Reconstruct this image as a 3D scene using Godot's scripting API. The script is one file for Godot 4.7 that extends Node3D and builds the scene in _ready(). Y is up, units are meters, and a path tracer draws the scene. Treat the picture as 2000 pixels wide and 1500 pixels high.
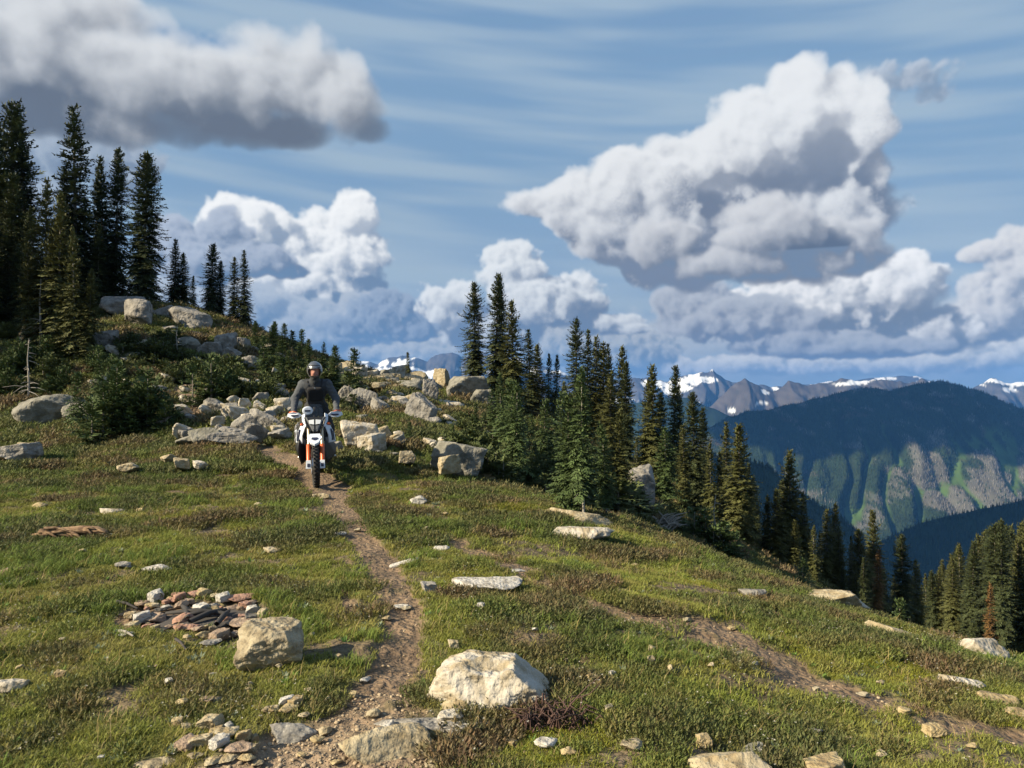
extends Node3D
# An alpine ridge: a rider on a motorcycle on a dirt trail through a meadow, firs, granite, far ranges and cumulus.
# World: the camera stands at x = 0, z = 0; -z is ahead, x to the side, metres.

const F := 1455.0
const EYE := 1.6
const HORIZON := 762.0

var names := {}
var fine := FastNoiseLite.new()
var broad := FastNoiseLite.new()
var patch := FastNoiseLite.new()
var M := {}
var sun_dir := Vector3(-0.80, 0.51, 0.33).normalized()

func _ready():
	setup_noise()
	make_camera_and_light()
	build_height_grid()
	build_soil_grid()
	make_materials()
	build_ground()
	build_far_country()
	build_trees()
	build_rocks()
	build_fire_ring()
	build_wood()
	build_motorcycle_and_rider()
	build_ground_cover()
	build_shading_clouds()

func setup_noise():
	fine.seed = 11; fine.frequency = 1.0; fine.fractal_octaves = 3
	broad.seed = 23; broad.frequency = 1.0; broad.fractal_octaves = 2
	patch.seed = 37; patch.frequency = 1.0; patch.fractal_octaves = 4

func make_camera_and_light():
	var cam := Camera3D.new(); cam.name = "camera"
	cam.position = Vector3(0, EYE, 0)
	cam.fov = rad_to_deg(2.0 * atan(750.0 / F))
	cam.rotation.x = atan((HORIZON - 750.0) / F)
	cam.near = 0.1; cam.far = 60000.0
	add_child(cam); cam.current = true
	var sun := DirectionalLight3D.new(); sun.name = "sun"
	sun.light_energy = 1.6; sun.light_angular_distance = 0.5; sun.light_color = Color(1.0, 0.93, 0.80)
	sun.shadow_enabled = true
	add_child(sun); sun.look_at_from_position(sun_dir * 100.0, Vector3.ZERO)
	var env := Environment.new()
	env.tonemap_mode = Environment.TONE_MAPPER_LINEAR
	env.tonemap_exposure = 2.1
	env.background_mode = Environment.BG_SKY
	var pano := PanoramaSkyMaterial.new()
	pano.panorama = ImageTexture.create_from_image(sky_image())
	pano.energy_multiplier = 0.51
	var sky := Sky.new(); sky.sky_material = pano
	env.sky = sky
	env.sdfgi_enabled = true; env.ssao_enabled = true; env.ssil_enabled = true
	env.fog_enabled = true
	env.fog_density = 0.00005
	env.fog_light_color = Color(0.38, 0.66, 1.0)
	var we := WorldEnvironment.new(); we.name = "world_environment"; we.environment = env
	add_child(we)

# ---------- naming ----------
func numbered(called: String) -> String:
	if not names.has(called):
		names[called] = 0
		return called
	names[called] += 1
	return "%s_%03d" % [called, names[called]]

func tag(o: Node, label := "", category := "", group := "", kind := ""):
	if label: o.set_meta("label", label)
	if category: o.set_meta("category", category)
	if group: o.set_meta("group", group)
	if kind: o.set_meta("kind", kind)
	return o

func base(called: String, at := Vector3.ZERO, turn := 0.0) -> Node3D:
	var o := Node3D.new(); o.name = numbered(called); add_child(o)
	o.position = at; o.rotation.y = turn
	return o

func mi(called: String, mesh: Mesh, mat: Material, parent: Node = null) -> MeshInstance3D:
	var o := MeshInstance3D.new()
	o.mesh = mesh
	if mat: o.material_override = mat
	if parent == null:
		o.name = numbered(called); add_child(o)
	else:
		o.name = called; parent.add_child(o, true)
	return o

# ---------- sky ----------
func smooth(a: float, b: float, x: float) -> float:
	var t := clampf((x - a) / (b - a), 0.0, 1.0)
	return t * t * (3.0 - 2.0 * t)

var puff := FastNoiseLite.new()
var wisp := FastNoiseLite.new()
var streak := FastNoiseLite.new()

func canvas(az0: float, el1: float, w: int, h: int, ppd: float) -> Dictionary:
	var px := PackedFloat32Array(); px.resize(w * h * 3)
	var top := Vector3(0.11, 0.205, 0.39)
	var mid := Vector3(0.215, 0.355, 0.53)
	var low := Vector3(0.33, 0.44, 0.57)
	for y in h:
		var el := el1 - (y + 0.5) / ppd
		var c := mid.lerp(top, smooth(14.0, 55.0, el))
		c = low.lerp(c, smooth(1.0, 17.0, el))
		for x in w:
			var az := az0 + (x + 0.5) / ppd
			# high thin ice cloud in long nearly level streaks
			var s := streak.get_noise_2d(az * 0.045 + el * 0.05, el * 0.42 + az * 0.028) + 0.7 * streak.get_noise_2d(az * 0.02 + 70.0, el * 0.16 + az * 0.012 + 30.0)
			var t := smooth(-0.6, 0.7, s) * 0.74
			var i := (y * w + x) * 3
			px[i] = lerpf(c.x, 0.38, t); px[i + 1] = lerpf(c.y, 0.49, t); px[i + 2] = lerpf(c.z, 0.59, t)
	return {"az0": az0, "el1": el1, "w": w, "h": h, "ppd": ppd, "px": px}

# A cloud is a heap of ellipsoid lobes [azimuth, elevation, half width, half height] in degrees, roughened by noise,
# and drawn by marching through it with the sun's light dimmed on its way in.
var sky_job := {}

func cloud_layer(lobes: Array, look: Dictionary) -> Dictionary:
	var d := look.duplicate()
	var bx := PackedFloat32Array(); var by := PackedFloat32Array(); var bz := PackedFloat32Array()
	var iw := PackedFloat32Array(); var ih := PackedFloat32Array(); var iz := PackedFloat32Array()
	d.x0 = 1e9; d.x1 = -1e9; d.y0 = 1e9; d.y1 = -1e9
	var k := 0
	for b in lobes:
		var rz: float = 0.75 * sqrt(b[2] * b[3])
		bx.append(b[0]); by.append(b[1]); bz.append(rz * 0.5 * sin(k * 2.4)); k += 1
		iw.append(1.0 / b[2]); ih.append(1.0 / b[3]); iz.append(1.0 / rz)
		d.x0 = minf(d.x0, b[0] - b[2] * 1.5); d.x1 = maxf(d.x1, b[0] + b[2] * 1.5)
		d.y0 = minf(d.y0, b[1] - b[3] * 1.45); d.y1 = maxf(d.y1, b[1] + b[3] * 1.5)
	d.bx = bx; d.by = by; d.bz = bz; d.iw = iw; d.ih = ih; d.iz = iz
	return d

func march_row(y: int):
	var c: Dictionary = sky_job.canvas
	var w: int = c.w
	var ppd: float = c.ppd
	var el: float = c.el1 - (y + 0.5) / ppd
	var row: PackedFloat32Array = sky_job.rows[y]
	var live := []
	for l in sky_job.layers:
		if el >= l.y0 and el <= l.y1: live.append(l)
	var L := Vector3(-0.70, 0.58, 0.42).normalized()
	for l in live:
		var bx: PackedFloat32Array = l.bx; var by: PackedFloat32Array = l.by; var bz: PackedFloat32Array = l.bz
		var iw: PackedFloat32Array = l.iw; var ih: PackedFloat32Array = l.ih; var iz: PackedFloat32Array = l.iz
		var n := bx.size()
		var sc: float = l.get("scale", 1.0)
		var rough: float = l.get("rough", 0.95)
		var detail: float = l.get("detail", 0.36)
		var seed_at: float = l.get("seed", 0.0)
		var thick: float = l.get("thick", 3.4) / sc
		var lit: Vector3 = l.lit; var dim: Vector3 = l.dim
		var fall: float = l.get("fall", 0.3)
		var power: float = l.get("power", 2.0)
		var soft: float = l.get("soft", 0.44)
		var lo: float = l.y0; var hi: float = l.y1
		var x_from := maxi(0, int((l.x0 - c.az0) * ppd)); var x_to := mini(w - 1, int((l.x1 - c.az0) * ppd))
		var ds := 0.30 * sc
		for x in range(x_from, x_to + 1):
			var az: float = c.az0 + (x + 0.5) / ppd
			# which lobes lie on this line of sight, and over what depth
			var z1 := -1e9; var z0 := 1e9
			var ks := PackedInt32Array()
			for k in n:
				var dx := (az - bx[k]) * iw[k]; var dy := (el - by[k]) * ih[k]
				var m := 1.9 - dx * dx - dy * dy
				if m > 0.0:
					ks.append(k)
					var half := sqrt(m) / iz[k]
					z1 = maxf(z1, bz[k] + half); z0 = minf(z0, bz[k] - half)
			if ks.is_empty(): continue
			var T := 1.0
			var got := 0.0
			var z := z1
			var jitter := fposmod(sin(az * 91.7 + el * 47.3) * 4375.85, 1.0)
			z -= ds * jitter
			while z > z0 and T > 0.03:
				var B := -9.0
				for k in ks:
					var dx := (az - bx[k]) * iw[k]; var dy := (el - by[k]) * ih[k]; var dz := (z - bz[k]) * iz[k]
					if dy < 0.0: dy *= 1.2
					var q := 1.0 - dx * dx - dy * dy - dz * dz
					var t := clampf(0.5 + (q - B) / 0.6, 0.0, 1.0)
					B = lerpf(B, q, t) + 0.15 * t * (1.0 - t)
				if B < -rough * 0.75:
					z -= ds * (1.0 if B > -1.0 else 2.0)
					continue
				var px := az / sc; var py := el / sc; var pz := z / sc
				var f := wisp.get_noise_3d(px * 0.42 + seed_at, py * 0.42, pz * 0.42)
				var g := puff.get_noise_3d(px * 0.55 + seed_at + f * 0.5, py * 0.55 + f * 0.4, pz * 0.55)
				var d := B + rough * f - detail * (g + 0.45)
				if d <= 0.0:
					z -= ds
					continue
				# light on its way in
				var tau := 0.0
				for s in [0.4, 1.1, 2.6]:
					var ax: float = az + L.x * s * sc; var ay: float = el + L.y * s * sc; var aq: float = z + L.z * s * sc
					var BB := -9.0
					for k in n:
						var dx := (ax - bx[k]) * iw[k]; var dy := (ay - by[k]) * ih[k]; var dz := (aq - bz[k]) * iz[k]
						var q := 1.0 - dx * dx - dy * dy - dz * dz
						if q > BB: BB = q
					if BB < -rough * 0.75: continue
					BB += rough * wisp.get_noise_3d(ax / sc * 0.42 + seed_at, ay / sc * 0.42, aq / sc * 0.42)
					if s < 0.45: BB -= detail * (puff.get_noise_3d(ax / sc * 0.55 + seed_at, ay / sc * 0.55, aq / sc * 0.55) + 0.45)
					tau += clampf(BB / soft, 0.0, 1.0) * s * 0.9
				tau *= power
				var light := 0.62 * exp(-tau * 1.3) + 0.38 * exp(-tau * 0.35)
				light += fall * ((el - lo) / (hi - lo) - 0.5)
				var a := 1.0 - exp(-thick * clampf(d / soft, 0.0, 1.0) * ds)
				got += T * a * clampf(light, 0.0, 1.0)
				T *= 1.0 - a
				z -= ds
			var cover := 1.0 - T
			if cover < 0.004: continue
			if T < 0.035: cover = 1.0
			var s := got / (1.0 - T)
			var j := x * 3
			row[j] = lerpf(row[j], lerpf(dim.x, lit.x, s), cover)
			row[j + 1] = lerpf(row[j + 1], lerpf(dim.y, lit.y, s), cover)
			row[j + 2] = lerpf(row[j + 2], lerpf(dim.z, lit.z, s), cover)
	sky_job.rows[y] = row

func draw_clouds(c: Dictionary, heaps: Array):
	var layers := []
	for a in heaps: layers.append(cloud_layer(a[0], a[1]))
	var rows := []
	for y in c.h: rows.append(c.px.slice(y * c.w * 3, (y + 1) * c.w * 3))
	sky_job = {"canvas": c, "layers": layers, "rows": rows}
	var job := WorkerThreadPool.add_group_task(march_row, c.h, -1, true)
	WorkerThreadPool.wait_for_group_task_completion(job)
	var px := PackedFloat32Array()
	for y in c.h: px.append_array(sky_job.rows[y])
	c.px = px

func to_image(c: Dictionary) -> Image:
	var bytes := PackedByteArray(); bytes.resize(c.w * c.h * 3)
	var px: PackedFloat32Array = c.px
	for i in px.size():
		var v := px[i]
		bytes[i] = int(clampf(1.055 * pow(maxf(v, 0.0), 1.0 / 2.4) - 0.055, 0.0, 1.0) * 255.0 + 0.5)
	return Image.create_from_data(c.w, c.h, false, Image.FORMAT_RGB8, bytes)

func sky_image() -> Image:
	puff.seed = 5; puff.noise_type = FastNoiseLite.TYPE_CELLULAR; puff.cellular_return_type = FastNoiseLite.RETURN_DISTANCE
	puff.cellular_distance_function = FastNoiseLite.DISTANCE_EUCLIDEAN; puff.frequency = 1.0; puff.fractal_type = FastNoiseLite.FRACTAL_FBM; puff.fractal_octaves = 4; puff.fractal_gain = 0.5
	wisp.seed = 9; wisp.frequency = 1.0; wisp.fractal_octaves = 4
	streak.seed = 3; streak.frequency = 1.0; streak.fractal_octaves = 3; streak.fractal_gain = 0.4
	var W := Vector3(0.80, 0.83, 0.85)
	var G := Vector3(0.145, 0.19, 0.27)
	var GG := Vector3(0.16, 0.20, 0.265)
	var blue := {"lit": Vector3(0.34, 0.42, 0.54), "dim": Vector3(0.12, 0.19, 0.31)}
	var heaps := [
		[[[-14.0, 2.6, 12.0, 3.6], [4.0, 2.6, 12.0, 3.6], [20.0, 2.6, 12.0, 3.8], [34.0, 3.0, 10.0, 4.0], [-32.0, 3.4, 12.0, 4.0]],
			{"lit": Vector3(0.64, 0.67, 0.70), "dim": Vector3(0.31, 0.39, 0.48), "scale": 1.5, "seed": 2.0, "thick": 0.8, "soft": 0.9}],
		[[[11.7, 1.6, 3.0, 1.0], [16.1, 1.8, 2.5, 0.8], [19.0, 1.9, 2.8, 1.0], [22.4, 1.7, 3.0, 0.8], [25.7, 1.6, 2.6, 0.8], [28.8, 1.7, 2.1, 0.9], [31.7, 2.1, 2.6, 1.2], [34.0, 2.4, 2.2, 1.3], [8.0, 2.4, 4.0, 1.6]],
			{"lit": Vector3(0.78, 0.78, 0.77), "dim": Vector3(0.27, 0.34, 0.43), "scale": 0.6, "seed": 3.0}],
		[[[-11.7, 2.8, 6.0, 0.8], [-5.9, 2.8, 4.7, 1.2], [-2.0, 2.4, 4.3, 1.6], [3.1, 3.2, 4.7, 1.6], [7.8, 3.0, 4.6, 2.2], [-16.8, 2.7, 2.9, 1.0]],
			{"lit": Vector3(0.50, 0.54, 0.58), "dim": Vector3(0.19, 0.27, 0.38), "scale": 0.5, "seed": 5.0}],
		[[[0.0, 8.9, 2.6, 2.5], [-4.7, 6.1, 2.6, 2.3], [4.3, 6.7, 3.0, 2.3], [1.6, 6.4, 3.5, 2.3], [-1.6, 4.6, 4.7, 1.9], [7.3, 5.0, 2.6, 1.0], [9.0, 4.6, 1.6, 0.5]],
			{"lit": W, "dim": Vector3(0.16, 0.225, 0.33), "scale": 0.85, "seed": 11.0, "fall": 0.5}],
		[[[-19.7, 11.8, 3.5, 2.2], [-12.0, 12.8, 1.9, 2.0], [-14.6, 9.9, 4.6, 3.0], [-12.0, 10.0, 2.6, 2.2], [-16.8, 7.2, 5.4, 3.0], [-13.5, 7.7, 3.9, 2.3]],
			{"lit": Vector3(0.92, 0.93, 0.93), "dim": Vector3(0.17, 0.25, 0.37), "scale": 0.9, "seed": 17.0, "fall": 0.75}],
		[[[-15.4, 4.6, 6.9, 2.1], [-20.0, 5.6, 3.8, 2.2], [-10.9, 6.2, 2.3, 1.5], [-23.5, 6.0, 4.0, 2.0]],
			{"lit": Vector3(0.46, 0.52, 0.60), "dim": Vector3(0.15, 0.24, 0.38), "scale": 0.8, "seed": 19.0, "fall": 0.5}],
		[[[-21.1, 11.1, 1.9, 1.8], [-19.3, 9.3, 3.0, 1.4], [-24.4, 9.8, 2.0, 2.3], [-22.4, 8.7, 3.0, 1.8], [-17.0, 8.7, 1.6, 0.7]],
			{"lit": Vector3(0.46, 0.52, 0.62), "dim": Vector3(0.105, 0.17, 0.28), "scale": 0.8, "seed": 23.0, "fall": 0.55}],
		[[[-9.6, 5.6, 2.7, 1.9], [-7.6, 4.5, 2.2, 1.1], [-11.7, 4.7, 2.3, 1.1]],
			{"lit": blue.lit, "dim": Vector3(0.10, 0.175, 0.30), "scale": 0.5, "seed": 29.0, "fall": 0.3}],
		[[[33.4, 5.3, 2.7, 2.4], [34.6, 8.3, 2.0, 2.1], [31.7, 4.1, 3.1, 1.5], [32.6, 8.9, 1.7, 0.8], [38.0, 7.0, 3.0, 3.0]],
			{"lit": Vector3(0.74, 0.74, 0.75), "dim": Vector3(0.19, 0.25, 0.35), "scale": 0.85, "seed": 31.0}],
		[[[22.4, 5.9, 6.2, 2.8], [27.9, 6.9, 2.6, 2.5], [25.4, 4.3, 5.2, 2.4], [19.7, 6.0, 3.4, 2.0], [30.0, 3.8, 2.6, 1.7]],
			{"lit": Vector3(0.92, 0.92, 0.92), "dim": Vector3(0.18, 0.235, 0.32), "scale": 0.85, "seed": 37.0, "fall": 0.5}],
		[[[17.2, 5.0, 5.7, 1.9], [21.1, 3.4, 5.1, 1.0], [13.8, 6.2, 3.4, 1.9], [24.1, 2.9, 6.6, 0.9]],
			{"lit": Vector3(0.50, 0.54, 0.60), "dim": Vector3(0.15, 0.20, 0.295), "scale": 0.85, "seed": 41.0}],
		[[[28.5, 20.3, 2.4, 0.9], [26.6, 20.6, 1.6, 0.9], [29.7, 19.2, 1.2, 0.8], [26.0, 19.2, 1.4, 1.2]],
			{"lit": Vector3(0.55, 0.60, 0.67), "dim": Vector3(0.22, 0.29, 0.39), "scale": 0.5, "seed": 43.0, "thick": 0.9, "soft": 1.0, "rough": 1.7}],
		[[[21.1, 20.5, 2.3, 2.4], [19.0, 17.7, 5.0, 3.3], [15.4, 15.9, 5.6, 3.3], [9.7, 15.0, 5.6, 3.0], [4.4, 14.0, 4.4, 1.8], [23.9, 18.6, 3.6, 3.0], [25.6, 17.9, 2.2, 2.2], [19.0, 12.4, 8.2, 3.6], [10.6, 12.2, 6.4, 3.3], [6.0, 12.8, 4.0, 2.0], [23.5, 14.8, 3.4, 3.3], [24.3, 11.8, 2.8, 2.7], [13.0, 9.2, 4.4, 2.2], [12.2, 17.2, 2.4, 1.6]],
			{"lit": Vector3(0.80, 0.815, 0.83), "dim": Vector3(0.17, 0.21, 0.285), "power": 2.0, "scale": 1.6, "seed": 47.0, "fall": 0.85, "soft": 0.45, "thick": 4.2}],
		[[[11.3, 10.7, 3.2, 2.1], [19.0, 11.4, 4.0, 2.7], [24.0, 9.7, 3.4, 2.3], [16.5, 9.2, 4.8, 1.6], [21.1, 8.8, 5.4, 1.7]],
			{"soft": 0.6, "thick": 2.4, "lit": Vector3(0.68, 0.69, 0.71), "dim": Vector3(0.115, 0.15, 0.215), "scale": 1.3, "seed": 53.0, "fall": 0.7}],
		[[[-31.2, 15.2, 5.8, 1.9], [-33.7, 11.7, 3.6, 2.8], [-27.9, 13.7, 1.8, 1.6]],
			{"lit": Vector3(0.38, 0.45, 0.54), "dim": Vector3(0.17, 0.235, 0.34), "scale": 0.8, "seed": 59.0}],
		[[[-32.0, 20.6, 9.2, 3.8], [-24.1, 20.4, 8.3, 3.2], [-16.8, 21.7, 6.4, 3.4], [-12.8, 20.6, 3.5, 2.7], [-10.6, 18.9, 1.7, 1.1], [-30.6, 23.8, 6.1, 2.3], [-39.0, 20.2, 8.0, 4.1], [-20.0, 18.4, 8.0, 1.8], [-30.0, 17.5, 8.0, 2.0]],
			{"soft": 0.9, "thick": 2.2, "lit": Vector3(0.70, 0.72, 0.74), "dim": Vector3(0.135, 0.165, 0.215), "power": 2.2, "scale": 1.7, "seed": 61.0, "fall": 0.75, "detail": 0.16}],
	]
	# the same kind of sky all round
	var r := RandomNumberGenerator.new(); r.seed = 77
	var round_about := []
	for k in 26:
		var az := 42.0 + (276.0 / 26.0) * (k + 0.5) + r.randf_range(-5, 5)
		if az > 180.0: az -= 360.0
		var el := r.randf_range(3.0, 30.0)
		var size := 0.5 + el / 24.0
		var lobes := []
		for j in 6:
			lobes.append([az + r.randfn(0, 2.6) * size, el + r.randf_range(-0.6, 1.6) * size, r.randf_range(2.2, 4.6) * size, r.randf_range(1.4, 2.6) * size])
		round_about.append([lobes, {"lit": W, "dim": GG, "scale": 0.8 * size, "seed": 100.0 + k, "fall": 0.5}])
	var whole := canvas(-180.0, 90.0, 1024, 512, 1024.0 / 360.0)
	draw_clouds(whole, round_about + heaps)
	var front := canvas(-41.0, 31.0, 933, 364, 4096.0 / 360.0)
	draw_clouds(front, heaps)
	var small := to_image(whole)
	small.resize(4096, 2048, Image.INTERPOLATE_CUBIC)
	small.blit_rect(to_image(front), Rect2i(0, 0, 933, 364), Vector2i(int((180.0 - 41.0) * 4096.0 / 360.0), int((90.0 - 31.0) * 4096.0 / 360.0)))
	# straight ahead lies at the image's edge: swap the halves
	var im := Image.create(4096, 2048, false, Image.FORMAT_RGB8)
	im.blit_rect(small, Rect2i(2048, 0, 2048, 2048), Vector2i(0, 0))
	im.blit_rect(small, Rect2i(0, 0, 2048, 2048), Vector2i(2048, 0))
	return im

# ---------- the lie of the land ----------
# Heights surveyed at points [x-bearing, sight line, distance ahead]: a thin plate laid through them.
var hx0 := -70.0
var hz0 := 14.0
const HSTEP := 0.8
const HNX := 176
const HNZ := 166
var hgrid := PackedFloat32Array()

func spot(u: float, v: float, d: float) -> Vector3:
	return Vector3((u - 1000.0) / F * d, EYE + (HORIZON - v) / F * d, -d)

func build_height_grid():
	var pts := PackedVector3Array()
	for a in [
		[1000, 1500, 3.15], [300, 1500, 3.15], [1500, 1500, 3.2], [2000, 1500, 3.6], [2000, 1430, 4.0], [1600, 1350, 4.6], [1300, 1200, 5.5], [1000, 1200, 5.3], [500, 1200, 5.3], [200, 1200, 5.3], [0, 1300, 4.3],
		[2000, 1290, 6.0], [1800, 1240, 7.5], [1640, 1185, 9.0], [1500, 1135, 10.5], [1350, 1080, 12.5], [1200, 1035, 14.0], [1050, 975, 15.0],
		[1500, 1200, 6.6], [1200, 1090, 8.6], [700, 1040, 8.3], [618, 952, 12.0], [300, 960, 11.6], [1000, 1000, 10.0], [1000, 960, 12.5], [0, 1000, 9.5], [0, 905, 15.0], [200, 905, 15.0], [400, 885, 15.0], [100, 855, 18.0], [100, 832, 19.0], [0, 805, 21.0], [300, 832, 18.0],
		[370, 790, 20.0], [365, 722, 25.0], [400, 710, 26.0], [60, 690, 25.0], [0, 690, 26.0], [150, 682, 25.0], [240, 640, 28.0], [360, 640, 30.0], [430, 690, 27.0], [480, 657, 31.0], [545, 695, 31.0], [300, 600, 33.0], [150, 620, 33.0], [0, 640, 33.0],
		[560, 852, 17.0], [560, 765, 23.0], [620, 728, 30.0], [700, 862, 16.0], [780, 842, 18.0], [700, 795, 22.0], [735, 782, 24.0], [660, 752, 33.0], [800, 760, 34.0], [900, 786, 32.0], [960, 800, 31.0], [850, 805, 24.0], [900, 865, 18.0], [900, 935, 14.0],
		[1000, 850, 27.0], [1100, 855, 30.0], [1100, 905, 24.0], [1000, 902, 19.0], [1060, 952, 17.0], [1150, 962, 19.0], [1210, 1012, 18.0], [1300, 1002, 22.0], [1300, 962, 28.0], [1360, 1072, 18.0], [1440, 1090, 20.0], [1550, 1145, 20.0], [1600, 1165, 24.0], [1690, 1210, 24.0], [1760, 1250, 26.0], [1850, 1275, 40.0], [2000, 1320, 40.0],
		[1700, 1310, 13.0], [1950, 1420, 10.0],
	]: pts.append(spot(a[0], a[1], a[2]))
	for a in [[0, 0, 0], [-6, 0, 0], [4, -0.25, 0], [8, -1.6, 0], [-10, 0.1, -4], [-20, 0.6, -8], [-40, 2, -15], [-60, 3, -30], [-60, 2, 10], [-25, 0.3, 10], [0, -0.1, 10], [25, -8, 10], [30, -11, -12], [55, -24, 8], [60, -25, -30],
		[-20, 4.6, -45], [-12, 3.0, -50], [-40, 5.0, -45], [-60, 3, -70], [-30, 0, -85], [-60, -6, -110], [-10, -1.5, -60], [-10, -10, -90], [0, -3.0, -55], [0, -16, -95], [10, -7, -55], [20, -13, -60], [25, -25, -95], [41, -20.5, -60], [60, -28, -60], [62, -29, -90], [40, -27, -90], [55, -37, -115], [10, -25, -115], [-30, -12, -115]]:
		pts.append(Vector3(a[0], a[1], a[2]))
	var n := pts.size()
	# solve the thin plate (Gauss with pivoting)
	var N := n + 3
	var A := []
	for i in N:
		var row := PackedFloat64Array(); row.resize(N + 1)
		A.append(row)
	for i in n:
		for j in n:
			var dx := pts[i].x - pts[j].x; var dz := pts[i].z - pts[j].z
			var q := dx * dx + dz * dz
			A[i][j] = q * log(q) * 0.5 if q > 1e-9 else 0.35
		A[i][n] = 1.0; A[i][n + 1] = pts[i].x; A[i][n + 2] = pts[i].z
		A[n][i] = 1.0; A[n + 1][i] = pts[i].x; A[n + 2][i] = pts[i].z
		A[i][N] = pts[i].y
	for k in N:
		var p := k
		for i in range(k + 1, N):
			if absf(A[i][k]) > absf(A[p][k]): p = i
		var keep: PackedFloat64Array = A[k]; A[k] = A[p]; A[p] = keep
		var rk: PackedFloat64Array = A[k]
		for i in range(k + 1, N):
			var ri: PackedFloat64Array = A[i]
			var f := ri[k] / rk[k]
			if f == 0.0: continue
			for j in range(k, N + 1): ri[j] -= f * rk[j]
			A[i] = ri
	var wts := PackedFloat64Array(); wts.resize(N)
	for k in range(N - 1, -1, -1):
		var s: float = A[k][N]
		for j in range(k + 1, N): s -= A[k][j] * wts[j]
		wts[k] = s / A[k][k]
	hgrid.resize(HNX * HNZ)
	for iz in HNZ:
		var z := hz0 - iz * HSTEP
		for ix in HNX:
			var x := hx0 + ix * HSTEP
			var s: float = wts[n] + wts[n + 1] * x + wts[n + 2] * z
			for i in n:
				var dx := x - pts[i].x; var dz := z - pts[i].z
				var q := dx * dx + dz * dz
				if q > 1e-9: s += wts[i] * q * log(q) * 0.5
			hgrid[iz * HNX + ix] = s

func plate(x: float, z: float) -> float:
	# biquadratic spline over the grid: smooth slopes
	var gx := clampf((x - hx0) / HSTEP, 1.0, HNX - 2.001)
	var gz := clampf((hz0 - z) / HSTEP, 1.0, HNZ - 2.001)
	var ix := int(gx + 0.5); var iz := int(gz + 0.5)
	var tx := gx - ix; var tz := gz - iz
	var ax := 0.5 * (0.5 - tx) * (0.5 - tx); var cx := 0.5 * (0.5 + tx) * (0.5 + tx); var bx := 1.0 - ax - cx
	var az := 0.5 * (0.5 - tz) * (0.5 - tz); var cz := 0.5 * (0.5 + tz) * (0.5 + tz); var bz := 1.0 - az - cz
	var o := (iz - 1) * HNX + ix
	var r0 := hgrid[o - 1] * ax + hgrid[o] * bx + hgrid[o + 1] * cx
	o += HNX
	var r1 := hgrid[o - 1] * ax + hgrid[o] * bx + hgrid[o + 1] * cx
	o += HNX
	return r0 * az + r1 * bz + (hgrid[o - 1] * ax + hgrid[o] * bx + hgrid[o + 1] * cx) * cz

func ground_h(x: float, z: float) -> float:
	var h := plate(x, z)
	# beyond the surveyed ground the flanks fall away to the valleys
	var out := maxf(maxf(absf(x) - 58.0, -z - 108.0), z - 12.0)
	if out > 0.0: h -= out * 0.42 + 14.0 * smooth(0.0, 200.0, out) * (broad.get_noise_2d(x * 0.006, z * 0.006))
	var far := smooth(14.0, 24.0, -z)
	h += fine.get_noise_2d(x * 0.9, z * 0.9) * lerpf(0.06, 0.20, far)
	h += fine.get_noise_2d(x * 3.1 + 50.0, z * 3.1) * lerpf(0.022, 0.07, far)
	var soil := soil_at(x, z)
	return h - soil * 0.03

# ---------- worn soil ----------
const SX0 := -13.0
const SZ0 := -2.0
const SSTEP := 0.06
const SNX := 320
const SNZ := 420
var soil_grid := PackedFloat32Array()

func ray_hit(u: float, v: float) -> Vector3:
	var d := 2.6
	while d < 110.0:
		var p := spot(u, v, d)
		if plate(p.x, p.z) > p.y:
			var a := d / 1.012; var b := d
			for k in 8:
				d = (a + b) * 0.5
				p = spot(u, v, d)
				if plate(p.x, p.z) > p.y: b = d
				else: a = d
			return p
		d *= 1.012
	return spot(u, v, 110.0)

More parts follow.
